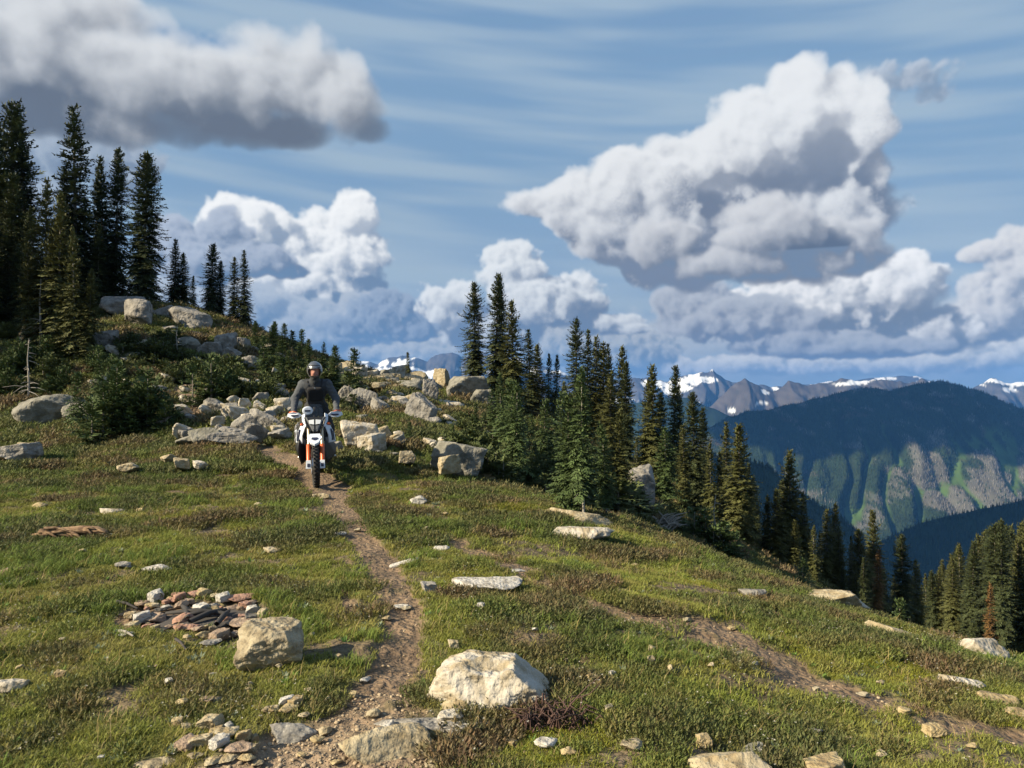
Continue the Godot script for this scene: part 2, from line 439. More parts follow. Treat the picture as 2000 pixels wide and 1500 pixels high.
func build_soil_grid():
	soil_grid.resize(SNX * SNZ)
	var worn := [
		[[560, 1540, 0.55], [640, 1490, 0.40], [700, 1420, 0.26], [745, 1350, 0.19], [780, 1270, 0.13], [795, 1200, 0.13], [765, 1130, 0.15], [715, 1060, 0.17], [665, 995, 0.22], [640, 955, 0.34], [600, 918, 0.34], [545, 890, 0.34], [490, 872, 0.28]],
		[[380, 815, 0.4], [362, 770, 0.42], [355, 740, 0.42], [365, 724, 0.42], [400, 712, 0.4]],
		[[690, 818, 0.3], [722, 796, 0.35], [715, 780, 0.4], [735, 768, 0.3]],
		[[880, 1050, 0.10], [950, 1085, 0.18], [1010, 1110, 0.24], [1080, 1140, 0.12], [1160, 1180, 0.12], [1300, 1210, 0.26], [1420, 1245, 0.32], [1520, 1280, 0.24], [1600, 1335, 0.22], [1700, 1368, 0.21], [1850, 1412, 0.22], [2030, 1450, 0.22]],
		[[640, 1125, 0.06], [690, 1190, 0.07]], [[1505, 1195, 0.10], [1575, 1228, 0.10]], [[480, 1490, 0.16], [780, 1475, 0.20]], [[300, 1202, 0.26], [460, 1198, 0.26]],
	]
	var number := 0
	for line in worn:
		var strength := 0.90 if number == 3 else 1.0   # the side path is half grown over
		number += 1
		var prev := Vector3.ZERO
		var pw := 0.0
		for k in line.size():
			var p := ray_hit(line[k][0], line[k][1])
			var wdt: float = line[k][2]
			if k > 0:
				var far := maxf(pw, wdt) * 2.2 + 0.1
				var x0 := maxi(0, int((minf(p.x, prev.x) - far - SX0) / SSTEP)); var x1 := mini(SNX - 1, int((maxf(p.x, prev.x) + far - SX0) / SSTEP))
				var z0 := maxi(0, int((SZ0 - maxf(p.z, prev.z) - far) / SSTEP)); var z1 := mini(SNZ - 1, int((SZ0 - minf(p.z, prev.z) + far) / SSTEP))
				var e := Vector2(p.x - prev.x, p.z - prev.z)
				for iz in range(z0, z1 + 1):
					for ix in range(x0, x1 + 1):
						var q := Vector2(SX0 + ix * SSTEP - prev.x, SZ0 - iz * SSTEP - prev.z)
						var t := clampf(q.dot(e) / e.length_squared(), 0.0, 1.0)
						var d := (q - e * t).length() / lerpf(pw, wdt, t)
						var s := clampf(1.75 - d, 0.0, 1.0) * strength
						var i := iz * SNX + ix
						if s > soil_grid[i]: soil_grid[i] = s
			prev = p; pw = wdt

func soil_at(x: float, z: float) -> float:
	var gx := (x - SX0) / SSTEP; var gz := (SZ0 - z) / SSTEP
	if gx < 0.0 or gz < 0.0 or gx >= SNX - 1 or gz >= SNZ - 1: return 0.0
	var ix := int(gx); var iz := int(gz)
	var tx := gx - ix; var tz := gz - iz
	var o := iz * SNX + ix
	var s := lerpf(lerpf(soil_grid[o], soil_grid[o + 1], tx), lerpf(soil_grid[o + SNX], soil_grid[o + SNX + 1], tx), tz)
	return smooth(0.48, 0.84, s + 0.5 * fine.get_noise_2d(x * 2.2 + 9.0, z * 2.2) + 0.24 * fine.get_noise_2d(x * 9.0, z * 9.0)) if s > 0.01 else 0.0

# which plants grow where: 0 short grass ... 1 heather
func heath_at(x: float, z: float) -> float:
	var right := smooth(1.0, 4.0, x + (-z) * 0.05) * 0.30 + smooth(13.0, 17.0, -z) * 0.35 - smooth(0.0, 1.0, 1.0 - Vector2(x + 2.0, (z + 5.5) * 0.6).length() / 3.0) * 0.45
	return clampf(0.33 + right + 1.05 * patch.get_noise_2d(x * 0.42 + 5.0, z * 0.42) + 0.45 * patch.get_noise_2d(x * 1.7, z * 1.7), 0.0, 1.0)

func ground_color(x: float, z: float) -> Color:
	var s := soil_at(x, z)
	var v := patch.get_noise_2d(x * 2.3 + 31.0, z * 2.3)
	var earth := Vector3(0.185, 0.130, 0.084) * (1.0 + 0.35 * v)
	var gravelly := smooth(0.0, 1.0, (-z - 3.0) * -0.8 + 0.9) # the worn end of the trail is sandier
	earth = earth.lerp(Vector3(0.27, 0.205, 0.14), clampf(gravelly, 0.0, 0.7))
	var hz := heath_at(x, z)
	var grass := Vector3(0.115, 0.118, 0.040).lerp(Vector3(0.110, 0.092, 0.050), hz) * (1.0 + 0.3 * v)
	var bare := smooth(0.08, 0.36, patch.get_noise_2d(x * 0.8 + 70.0, z * 0.8)) * 0.8
	grass = grass.lerp(earth * 0.8, bare)
	var c := grass.lerp(earth, s)
	return Color(c.x, c.y, c.z)

func build_ground():
	# rings of growing radius round the camera; columns close together ahead
	var rs := PackedFloat32Array([0.0])
	var r := 1.2
	while r < 40.0:
		rs.append(r); r *= 1.0125
	while r < 140.0:
		rs.append(r); r *= 1.035
	while r < 2600.0:
		rs.append(r); r *= 1.13
	var angles := PackedFloat32Array()
	var a := -180.0
	while a < 180.0:
		angles.append(deg_to_rad(a))
		a += 0.22 if absf(a) < 39.0 else (1.2 if absf(a) < 60.0 else 5.0)
	var nc := angles.size()
	var nr := rs.size()
	var v := PackedVector3Array(); var col := PackedColorArray(); var idx := PackedInt32Array()
	v.resize(nr * nc); col.resize(nr * nc)
	for i in nr:
		for j in nc:
			var x := rs[i] * sin(angles[j]); var z := -rs[i] * cos(angles[j])
			v[i * nc + j] = Vector3(x, ground_h(x, z), z)
			col[i * nc + j] = ground_color(x, z)
	idx.resize((nr - 1) * nc * 6)
	var k := 0
	for i in nr - 1:
		for j in nc:
			var j2 := (j + 1) % nc
			var p := i * nc + j; var q := i * nc + j2; var s := (i + 1) * nc + j; var t := (i + 1) * nc + j2
			idx[k] = p; idx[k + 1] = s; idx[k + 2] = q; idx[k + 3] = q; idx[k + 4] = s; idx[k + 5] = t
			k += 6
	var nrm := PackedVector3Array(); nrm.resize(nr * nc)
	for i in nr:
		for j in nc:
			var up := v[mini(i + 1, nr - 1) * nc + j] - v[maxi(i - 1, 0) * nc + j]
			var side := v[i * nc + (j + 1) % nc] - v[i * nc + (j + nc - 1) % nc]
			nrm[i * nc + j] = side.cross(up).normalized() if i > 0 else Vector3.UP
	var arr := []; arr.resize(Mesh.ARRAY_MAX)
	arr[Mesh.ARRAY_VERTEX] = v; arr[Mesh.ARRAY_COLOR] = col; arr[Mesh.ARRAY_INDEX] = idx; arr[Mesh.ARRAY_NORMAL] = nrm
	var m := ArrayMesh.new(); m.add_surface_from_arrays(Mesh.PRIMITIVE_TRIANGLES, arr)
	tag(mi("ground", m, M.ground), "alpine meadow and rocky slope with worn dirt trails", "ground", "", "structure")

# ---------- materials ----------
func noise_tex(sd: int, freq: float, oct: int, ramp: Array, size := 512, kind := FastNoiseLite.TYPE_SIMPLEX_SMOOTH) -> NoiseTexture2D:
	var n := FastNoiseLite.new(); n.seed = sd; n.noise_type = kind; n.frequency = freq; n.fractal_octaves = oct
	var t := NoiseTexture2D.new(); t.width = size; t.height = size; t.seamless = true; t.noise = n
	if ramp.size():
		var g := Gradient.new()
		g.offsets = PackedFloat32Array(); g.colors = PackedColorArray()
		for k in ramp: g.add_point(k[0], k[1])
		t.color_ramp = g
	return t

func bump_tex(sd: int, freq: float, oct: int, strength := 6.0, size := 512) -> NoiseTexture2D:
	var t := noise_tex(sd, freq, oct, [], size)
	t.as_normal_map = true; t.bump_strength = strength
	return t

func lin(r: float, g: float, b: float) -> Color:
	return Color(r, g, b).linear_to_srgb()

func plain_mat(called: String, c: Color, rough := 0.8, metal := 0.0) -> StandardMaterial3D:
	var m := StandardMaterial3D.new(); m.resource_name = called
	m.albedo_color = c; m.roughness = rough; m.metallic = metal
	M[called] = m
	return m

func rock_mat(called: String, a: Color, b: Color, fleck: Color, sc := 1.0):
	var m := plain_mat(called, Color.WHITE, 0.92)
	m.albedo_texture = noise_tex(hash(called) % 1000, 0.012, 5, [[0.0, b.darkened(0.25)], [0.34, b], [0.46, b.lerp(a, 0.6)], [0.54, a], [0.68, a.lightened(0.10)], [0.8, a], [1.0, b.lerp(a, 0.5)]])
	m.detail_enabled = true
	m.detail_blend_mode = BaseMaterial3D.BLEND_MODE_MIX
	m.detail_albedo = M.speck_tex if fleck.a > 0.5 else M.pale_speck_tex
	m.detail_uv_layer = BaseMaterial3D.DETAIL_UV_2
	m.uv1_triplanar = true; m.uv1_world_triplanar = true; m.uv1_scale = Vector3.ONE * 0.55 * sc
	m.uv2_triplanar = true; m.uv2_world_triplanar = true; m.uv2_scale = Vector3.ONE * 2.6 * sc
	m.normal_enabled = true; m.normal_texture = M.rock_bump; m.normal_scale = 0.65

func make_materials():
	M.rock_bump = bump_tex(71, 0.03, 6, 16.0)
	var clear := Color(0.5, 0.5, 0.5, 0.0)
	M.speck_tex = noise_tex(81, 0.05, 3, [[0.0, Color(0.16, 0.15, 0.13, 0.75)], [0.28, Color(0.2, 0.19, 0.17, 0.45)], [0.40, clear], [0.66, Color(0.8, 0.78, 0.7, 0.0)], [0.8, Color(0.88, 0.86, 0.8, 0.35)], [1.0, Color(0.9, 0.88, 0.82, 0.5)]])
	M.pale_speck_tex = noise_tex(83, 0.045, 4, [[0.0, Color(0.10, 0.10, 0.09, 0.7)], [0.34, Color(0.14, 0.14, 0.12, 0.4)], [0.46, clear], [0.7, Color(0.6, 0.62, 0.5, 0.0)], [0.82, Color(0.66, 0.68, 0.52, 0.4)], [1.0, Color(0.7, 0.72, 0.6, 0.6)]])
	var dark := Color(0, 0, 0, 1); var pale := Color(0, 0, 0, 0)
	rock_mat("tan_granite", lin(0.339, 0.287, 0.191), lin(0.206, 0.162, 0.099), pale, 2.2)
	rock_mat("white_granite", lin(0.427, 0.396, 0.339), lin(0.288, 0.233, 0.144), dark, 1.8)
	rock_mat("cream_granite", lin(0.382, 0.323, 0.212), lin(0.274, 0.206, 0.110), pale, 2.0)
	rock_mat("grey_granite", lin(0.218, 0.206, 0.187), lin(0.125, 0.116, 0.102), dark, 0.8)
	rock_mat("lichen_granite", lin(0.199, 0.190, 0.162), lin(0.106, 0.102, 0.081), pale, 0.9)
	rock_mat("red_stone", lin(0.38, 0.21, 0.15), lin(0.26, 0.135, 0.095), pale, 3.0)
	rock_mat("brown_stone", lin(0.30, 0.215, 0.155), lin(0.19, 0.13, 0.095), pale, 3.0)
	rock_mat("sooty_stone", lin(0.062, 0.056, 0.053), lin(0.028, 0.025, 0.025), pale, 3.0)
	rock_mat("white_stone", lin(0.441, 0.427, 0.396), lin(0.308, 0.288, 0.253), dark, 3.0)
	rock_mat("yellow_stone", lin(0.368, 0.287, 0.147), lin(0.248, 0.178, 0.089), pale, 3.0)
	var g := plain_mat("ground", Color.WHITE, 0.95)
	g.vertex_color_use_as_albedo = true
	g.albedo_texture = noise_tex(91, 0.02, 6, [[0.0, Color(0.62, 0.6, 0.58)], [0.4, Color(0.86, 0.86, 0.85)], [0.6, Color(1, 1, 1)], [1.0, Color(1, 0.97, 0.93)]], 1024)
	g.uv1_triplanar = true; g.uv1_world_triplanar = true; g.uv1_scale = Vector3.ONE * 0.7
	g.normal_enabled = true; g.normal_texture = bump_tex(93, 0.04, 5, 10.0); g.normal_scale = 1.0
	for a in [["needles", Color.WHITE, 0.16], ["leaf", Color.WHITE, 0.5]]:
		var m := plain_mat(a[0], a[1], 0.75)
		m.vertex_color_use_as_albedo = true
		m.backlight_enabled = true; m.backlight = Color(a[2], a[2], a[2]).linear_to_srgb()
		m.metallic_specular = 0.35
	var bark := plain_mat("bark", Color.WHITE, 0.95)
	bark.albedo_texture = noise_tex(95, 0.03, 4, [[0.0, lin(0.09, 0.075, 0.06)], [0.5, lin(0.17, 0.15, 0.125)], [1.0, lin(0.25, 0.23, 0.20)]], 256)
	bark.uv1_triplanar = true; bark.uv1_scale = Vector3(5, 1.6, 5)
	var dead := plain_mat("dead_wood", Color.WHITE, 0.95)
	dead.albedo_texture = noise_tex(96, 0.03, 4, [[0.0, lin(0.15, 0.135, 0.115)], [0.5, lin(0.27, 0.25, 0.22)], [1.0, lin(0.38, 0.36, 0.32)]], 256)
	dead.uv1_triplanar = true; dead.uv1_scale = Vector3(6, 2, 6)
	var hill := plain_mat("far_land", Color.WHITE, 1.0); hill.vertex_color_use_as_albedo = true; hill.metallic_specular = 0.1

# ---------- far country ----------
func crest_v(crest: Array, u: float) -> float:
	for k in crest.size() - 1:
		if u <= crest[k + 1][0]:
			var t: float = clampf((u - crest[k][0]) / (crest[k + 1][0] - crest[k][0]), 0.0, 1.0)
			return lerpf(crest[k][1], crest[k + 1][1], t)
	return crest[-1][1]

# A ridge whose skyline runs through the crest, d metres off, with a front face, gullies and a back slope.
func ridge(called: String, label: String, crest: Array, d: float, spec: Dictionary) -> Dictionary:
	var cols: int = spec.get("cols", 220)
	var rows: int = spec.get("rows", 60)
	var run: float = spec.run
	var drop: float = spec.drop
	var gul: float = spec.get("gully", 60.0)
	var wave: float = spec.get("wave", 300.0)
	var jag: float = spec.get("jag", 0.0)
	var sd: float = spec.get("seed", 1.0)
	var u0: float = crest[0][0]; var u1: float = crest[-1][0]
	var back := 10
	var v := PackedVector3Array(); var col := PackedColorArray(); var uvs := PackedVector2Array()
	v.resize(cols * (rows + back)); col.resize(v.size()); uvs.resize(v.size())
	var lean: float = spec.get("lean", 0.0)
	var lean_run: float = spec.get("slant", 0.0)
	for j in cols:
		var u := lerpf(u0, u1, j / float(cols - 1))
		var c := spot(u, crest_v(crest, u), d + lean * (u - u0) / (u1 - u0))
		var s := c.x
		c.y += jag * fine.get_noise_2d(s / wave * 2.2 + sd, sd)
		var toward := Vector3(-c.x * 0.35, 0, -c.z).normalized()
		for i in rows + back:
			var t := (i - back) / float(rows - 1)
			var p: Vector3
			if t < 0.0:
				p = c - toward * (-t) * run * 3.0
				p.y += t * 3.0 * drop * 0.7
			else:
				var n := broad.get_noise_2d(s / wave * (1.0 + 0.15 * sin(s / wave * 0.31)) + sd + lean_run * t + 0.45 * broad.get_noise_2d(s / wave * 0.5, t * 1.6), t * 1.1 + sd)
				var n2 := fine.get_noise_2d(s / wave * 2.7 + sd, t * 2.6 + sd)
				var cut := smooth(0.0, 0.35, t) * (1.0 - 0.3 * t)
				var g := (absf(n) * 2.2 - 0.6) + 0.35 * n2
				p = c + toward * (t * run + cut * gul * g * 0.9)
				p.y = c.y - drop * (0.85 * t + 0.15 * t * t) + cut * gul * g * 0.55 + jag * 0.5 * smooth(0.0, 0.1, t) * n2
				uvs[j * (rows + back) + i] = Vector2(g, t)
			v[j * (rows + back) + i] = p
	var R := rows + back
	var idx := PackedInt32Array()
	for j in cols - 1:
		for i in R - 1:
			var p := j * R + i
			idx.append_array([p, p + R, p + 1, p + 1, p + R, p + R + 1])
	var nrm := PackedVector3Array(); nrm.resize(v.size())
	for j in cols:
		for i in R:
			var a := v[mini(j + 1, cols - 1) * R + i] - v[maxi(j - 1, 0) * R + i]
			var b := v[j * R + mini(i + 1, R - 1)] - v[j * R + maxi(i - 1, 0)]
			var n := b.cross(a).normalized()
			if n.y < 0: n = -n
			nrm[j * R + i] = n
	var paint: String = spec.paint
	for k in v.size():
		var u := lerpf(u0, u1, (k / R) / float(cols - 1))
		col[k] = land_color(paint, v[k], nrm[k], uvs[k], u, sd)
	var arr := []; arr.resize(Mesh.ARRAY_MAX)
	arr[Mesh.ARRAY_VERTEX] = v; arr[Mesh.ARRAY_COLOR] = col; arr[Mesh.ARRAY_INDEX] = idx; arr[Mesh.ARRAY_NORMAL] = nrm
	var m := ArrayMesh.new(); m.add_surface_from_arrays(Mesh.PRIMITIVE_TRIANGLES, arr)
	tag(mi(called, m, M.far_land), label, "mountain" if called.begins_with("mountain") else "hill", "", "structure")
	return {"v": v, "uv": uvs, "R": R, "cols": cols, "back": back, "u0": u0, "u1": u1, "rows": rows}

func burnt(u: float, t: float, x: float, y: float) -> float:
	var b := 0.0
	var drift := 40.0 * broad.get_noise_2d(t * 2.0, u / 200.0)
	for a in [[1722.0, 46.0, 0.40], [1795.0, 24.0, 0.52], [1862.0, 58.0, 0.44], [1935.0, 26.0, 0.38], [2010.0, 70.0, 0.42], [2120.0, 50.0, 0.5]]:
		b = maxf(b, (1.0 - absf(u + drift - a[0] - (t - 0.6) * 90.0) / a[1]) * smooth(a[2] - 0.06, a[2] + 0.08, t + 0.10 * fine.get_noise_2d(x / 90.0 + 4.0, 1.0)))
	return smooth(0.05, 0.30, b + 0.45 * fine.get_noise_2d(x / 210.0, y / 120.0))

func land_color(paint: String, p: Vector3, n: Vector3, q: Vector2, u: float, sd: float) -> Color:
	var f := fine.get_noise_2d(p.x / 130.0 + sd, p.y / 60.0 + p.z / 300.0)
	if paint == "rock":
		var c := Vector3(0.07, 0.068, 0.072) * (1.0 + 0.5 * f)
		var w := fine.get_noise_3d(p.x / 900.0 + sd, p.y / 330.0, p.z / 900.0) + 0.6 * fine.get_noise_3d(p.x / 260.0 + sd, p.y / 160.0, p.z / 500.0)
		var snow := smooth(0.20, 0.28, w - 0.30 * absf(q.x) + 0.02)
		c = c.lerp(Vector3(0.74, 0.77, 0.80), snow)
		return Color(c.x, c.y, c.z)
	if paint == "bare":
		var c := Vector3(0.075, 0.068, 0.064) * (1.0 + 0.5 * f)
		var w := fine.get_noise_3d(p.x / 700.0 + sd, p.y / 200.0, p.z / 900.0)
		c = c.lerp(Vector3(0.72, 0.75, 0.78), smooth(0.34, 0.42, w))
		c = c.lerp(Vector3(0.045, 0.055, 0.03), smooth(0.25, 0.55, q.y + 0.2 * f))
		return Color(c.x, c.y, c.z)
	var dark := Vector3(0.022, 0.034, 0.016) * (1.0 + 0.4 * f)
	if paint == "valley":
		var chute := smooth(-0.34, -0.52, q.x + 0.12 * f) * smooth(0.12, 0.3, q.y)
		dark = dark.lerp(Vector3(0.06, 0.10, 0.028) * (1.0 + 0.4 * f), chute)
		var b := burnt(u, q.y, p.x, p.y) * (1.0 - chute)
		dark = dark.lerp(Vector3(0.085, 0.084, 0.070) * (1.0 + 0.6 * f), b)
		dark = dark.lerp(Vector3(0.075, 0.06, 0.045) * (1.0 + 0.5 * f), smooth(0.2, 0.4, fine.get_noise_2d(p.x / 300.0 + 40.0, p.y / 130.0) - q.y * 0.6) * 0.8)
	return Color(dark.x, dark.y, dark.z)

func spire_mesh(tiers: int, sides: int, width: float) -> ArrayMesh:
	# a small far-off conifer, one metre tall, with ragged tiers
	var st := SurfaceTool.new(); st.begin(Mesh.PRIMITIVE_TRIANGLES)
	var r := RandomNumberGenerator.new(); r.seed = 5 + tiers
	for k in tiers:
		var y0 := k / float(tiers) * 0.92
		var y1 := minf(1.0, y0 + 1.7 / tiers)
		var rad := width * (1.0 - y0) * 0.9 + 0.02
		for s in sides:
			var a := TAU * (s + r.randf_range(-0.2, 0.2)) / sides + k * 0.7
			var b := a + TAU / sides * 0.95
			var q := rad * r.randf_range(0.75, 1.15)
			st.add_vertex(Vector3(cos(a) * q, y0 - 0.02, sin(a) * q))
			st.add_vertex(Vector3(0, y1, 0))
			st.add_vertex(Vector3(cos(b) * q, y0 + r.randf_range(-0.03, 0.02), sin(b) * q))
	return st.commit()

func snag_mesh() -> ArrayMesh:
	var st := SurfaceTool.new(); st.begin(Mesh.PRIMITIVE_TRIANGLES)
	for s in 3:
		var a := TAU * s / 3.0; var b := TAU * (s + 1) / 3.0
		st.add_vertex(Vector3(cos(a), 0, sin(a)) * 0.045); st.add_vertex(Vector3(0, 1, 0)); st.add_vertex(Vector3(cos(b), 0, sin(b)) * 0.045)
	for k in 5:
		var y := 0.3 + k * 0.13
		var d := Vector3(cos(k * 2.3), -0.15, sin(k * 2.3)) * 0.11
		st.add_vertex(Vector3(0, y, 0)); st.add_vertex(Vector3(0, y + 0.05, 0)); st.add_vertex(Vector3(0, y, 0) + d)
	return st.commit()

func multi(called: String, mesh: Mesh, mat: Material, where: Array, tint: PackedColorArray, label: String, category: String):
	var mm := MultiMesh.new(); mm.transform_format = MultiMesh.TRANSFORM_3D; mm.use_colors = true; mm.mesh = mesh
	mm.instance_count = where.size()
	for k in where.size():
		mm.set_instance_transform(k, where[k]); mm.set_instance_color(k, tint[k])
	var o := MultiMeshInstance3D.new(); o.multimesh = mm; o.material_override = mat; o.name = numbered(called)
	add_child(o)
	return tag(o, label, category, "", "stuff")

func on_ridge(k: Dictionary, r: RandomNumberGenerator, t_most: float, edge := 0.0) -> Array:
	var R: int = k.R
	var j := r.randi_range(0, k.cols - 2)
	var i: int = k.back + int(pow(r.randf(), 0.9) * t_most * (k.rows - 2))
	if r.randf() < edge: i = k.back
	var a := r.randf(); var b := r.randf()
	var v: PackedVector3Array = k.v
	var p := v[j * R + i].lerp(v[(j + 1) * R + i], a).lerp(v[j * R + i + 1].lerp(v[(j + 1) * R + i + 1], a), b)
	var uvs: PackedVector2Array = k.uv
	return [p, uvs[j * R + i], lerpf(k.u0, k.u1, (j + a) / (k.cols - 1))]

func build_far_country():
	var floor_mesh := PlaneMesh.new(); floor_mesh.size = Vector2(30000, 22000)
	var vf := mi("valley_floor", floor_mesh, plain_mat("valley_ground", lin(0.03, 0.045, 0.022), 1.0))
	vf.position = Vector3(2000, -1150, -6000)
	tag(vf, "wooded valley floor far below the ridge", "valley", "", "structure")
	ridge("mountain_range", "distant blue snow-streaked peaks beyond the boulder crest", [[560, 800], [640, 748], [675, 713], [690, 702], [705, 704], [735, 710], [760, 702], [795, 695], [805, 701], [813, 696], [835, 706], [850, 694], [865, 690], [890, 693], [905, 699], [950, 691], [1000, 700], [1050, 712], [1100, 728], [1180, 745], [1230, 775]], 10500, {"run": 2000.0, "drop": 1550.0, "gully": 240.0, "wave": 680.0, "jag": 45.0, "seed": 3.0, "paint": "rock", "cols": 320, "rows": 70})
	ridge("mountain_range", "snowy massif with a sharp horn behind the fir tops", [[1120, 780], [1180, 752], [1230, 741], [1262, 737], [1300, 747], [1330, 735], [1345, 730], [1383, 729], [1391, 719], [1400, 731], [1412, 738], [1432, 747], [1480, 752], [1540, 757], [1600, 765], [1680, 790]], 11000, {"run": 2000.0, "drop": 1550.0, "gully": 230.0, "wave": 600.0, "jag": 38.0, "seed": 9.0, "paint": "rock", "cols": 300, "rows": 70})
	ridge("mountain_range", "pale blue plateau on the farthest skyline", [[1480, 770], [1560, 752], [1640, 744], [1720, 737], [1790, 735], [1815, 743], [1900, 765], [1980, 790]], 13500, {"run": 2100.0, "drop": 1700.0, "gully": 250.0, "wave": 1300.0, "jag": 30.0, "seed": 14.0, "paint": "rock", "cols": 160, "rows": 40})
	ridge("mountain_range", "dark snow-striped massif at the end of the long forested mountain", [[1820, 800], [1860, 778], [1900, 760], [1925, 746], [1945, 741], [1965, 748], [2000, 744], [2060, 738], [2160, 750], [2300, 790]], 10000, {"run": 1900.0, "drop": 1400.0, "gully": 300.0, "wave": 800.0, "jag": 50.0, "seed": 21.0, "paint": "rock", "cols": 200, "rows": 60})
	ridge("mountain_range", "brown-grey bare peaks with one pointed summit", [[1330, 830], [1390, 792], [1425, 758], [1440, 745], [1455, 737], [1468, 745], [1482, 756], [1510, 768], [1524, 757], [1540, 742], [1575, 757], [1600, 750], [1640, 740], [1690, 746], [1720, 741], [1750, 747], [1800, 742], [1830, 752], [1880, 768], [1960, 800]], 8500, {"run": 1700.0, "drop": 1250.0, "gully": 240.0, "wave": 600.0, "jag": 40.0, "seed": 27.0, "paint": "bare", "cols": 320, "rows": 60})
	ridge("mountain_ridge", "low dark blue wooded ridge before the snowy massif", [[1080, 830], [1180, 800], [1240, 786], [1300, 776], [1350, 780], [1400, 800], [1460, 830], [1540, 870]], 6500, {"run": 1300.0, "drop": 1000.0, "gully": 120.0, "wave": 400.0, "jag": 15.0, "seed": 33.0, "paint": "wood", "cols": 160, "rows": 40})
	var big := ridge("mountain", "broad forested mountain across the valley with burnt grey patches", [[1060, 1010], [1200, 930], [1300, 878], [1380, 838], [1420, 816], [1460, 804], [1500, 800], [1560, 787], [1600, 777], [1660, 763], [1700, 757], [1740, 763], [1780, 751], [1830, 745], [1870, 751], [1920, 766], [1960, 785], [2000, 800], [2080, 835], [2200, 870], [2400, 930]], 4600, {"run": 1500.0, "drop": 1000.0, "gully": 80.0, "slant": 0.3, "wave": 300.0, "jag": 10.0, "seed": 41.0, "paint": "valley", "cols": 420, "rows": 110})
	var spur := ridge("hill_spur", "dark wooded spur dropping into the valley below the firs", [[1180, 900], [1380, 885], [1455, 900], [1500, 912], [1560, 962], [1640, 1012], [1700, 1062], [1760, 1122], [1900, 1230]], 1700, {"run": 700.0, "drop": 560.0, "gully": 40.0, "wave": 150.0, "jag": 4.0, "seed": 47.0, "paint": "wood", "cols": 160, "rows": 50})
	var side := ridge("hill_slope", "blue-green forested slope falling in front of the burnt mountain", [[1560, 1160], [1640, 1100], [1720, 1057], [1800, 1020], [1900, 997], [2000, 977], [2200, 940], [2500, 900]], 2200, {"run": 850.0, "drop": 620.0, "gully": 40.0, "wave": 170.0, "jag": 4.0, "seed": 53.0, "paint": "wood", "cols": 180, "rows": 50})
	# the woods on them
	var cone := spire_mesh(4, 5, 0.17)
	var r := RandomNumberGenerator.new(); r.seed = 404
	var where := []; var tint := PackedColorArray(); var sw := []; var stint := PackedColorArray()
	for k in 100000:
		var a := on_ridge(big, r, 1.0, 0.01)
		var p: Vector3 = a[0]
		var q: Vector2 = a[1]
		if a[2] < 1330.0 or a[2] > 2150.0: continue
		var f := fine.get_noise_2d(p.x / 130.0 + 41.0, p.y / 60.0 + p.z / 300.0)
		var chute := smooth(-0.34, -0.52, q.x + 0.12 * f) * smooth(0.12, 0.3, q.y)
		var b := burnt(a[2], q.y, p.x, p.y)
		if r.randf() < chute: continue
		var h := r.randf_range(8.0, 17.0)
		if r.randf() < b * 0.93:
			sw.append(Transform3D(Basis(Vector3.UP, r.randf() * TAU).scaled(Vector3(h * 1.5, h, h * 1.5)), p))
			var g := r.randf_range(0.12, 0.30)
			stint.append(Color(g, g * 0.95, g * 0.86))
		else:
			where.append(Transform3D(Basis(Vector3.UP, r.randf() * TAU).scaled(Vector3(h * 1.3, h, h * 1.3)), p))
			var g := r.randf_range(0.6, 1.3)
			tint.append(Color(0.034 * g, 0.052 * g, 0.022 * g))
	for k in 16000:
		var a := on_ridge(spur, r, 1.0, 0.06)
		var h := r.randf_range(7.0, 15.0)
		where.append(Transform3D(Basis(Vector3.UP, r.randf() * TAU).scaled(Vector3(h, h, h)), a[0] - Vector3(0, 0.5, 0)))
		var g := r.randf_range(0.6, 1.3)
		tint.append(Color(0.034 * g, 0.048 * g, 0.020 * g))
	for k in 24000:
		var a := on_ridge(side, r, 1.0, 0.03)
		if a[2] > 2200.0: continue
		var h := r.randf_range(8.0, 16.0)
		where.append(Transform3D(Basis(Vector3.UP, r.randf() * TAU).scaled(Vector3(h, h, h)), a[0] - Vector3(0, 0.5, 0)))
		var g := r.randf_range(0.6, 1.3)
		tint.append(Color(0.034 * g, 0.050 * g, 0.021 * g))
	multi("forest", cone, M.far_land, where, tint, "dense dark conifer forest covering the far slopes", "forest")
	multi("burnt_forest", snag_mesh(), M.far_land, sw, stint, "grey dead standing timber in the burnt patches", "forest")

func build_shading_clouds():
	# clouds beyond the frame whose shade lies on the mountain's upper face, the spur and the near valley slope
	var cm := plain_mat("cloud_white", lin(0.85, 0.87, 0.9), 1.0); cm.metallic_specular = 0.0
	for a in [[spot(1800, 800, 4500), 1150.0, 300.0, 5600.0, "broad flat-bottomed cloud shading the forested mountain's summit"], [spot(1560, 970, 1640), 560.0, 120.0, 5200.0, "small cloud shading the dark wooded spur"], [spot(1880, 1050, 2100), 760.0, 160.0, 5200.0, "cloud shading the near side of the valley"]]:
		var p: Vector3 = a[0] + sun_dir * a[3]
		var o := mi("cloud", rock_mesh(60 + int(a[1]), 4, [], 0.22, Vector3(a[1], a[2], a[1] * 0.8)), cm)
		o.position = p
		tag(o, a[4], "cloud", "clouds high over the ridge")

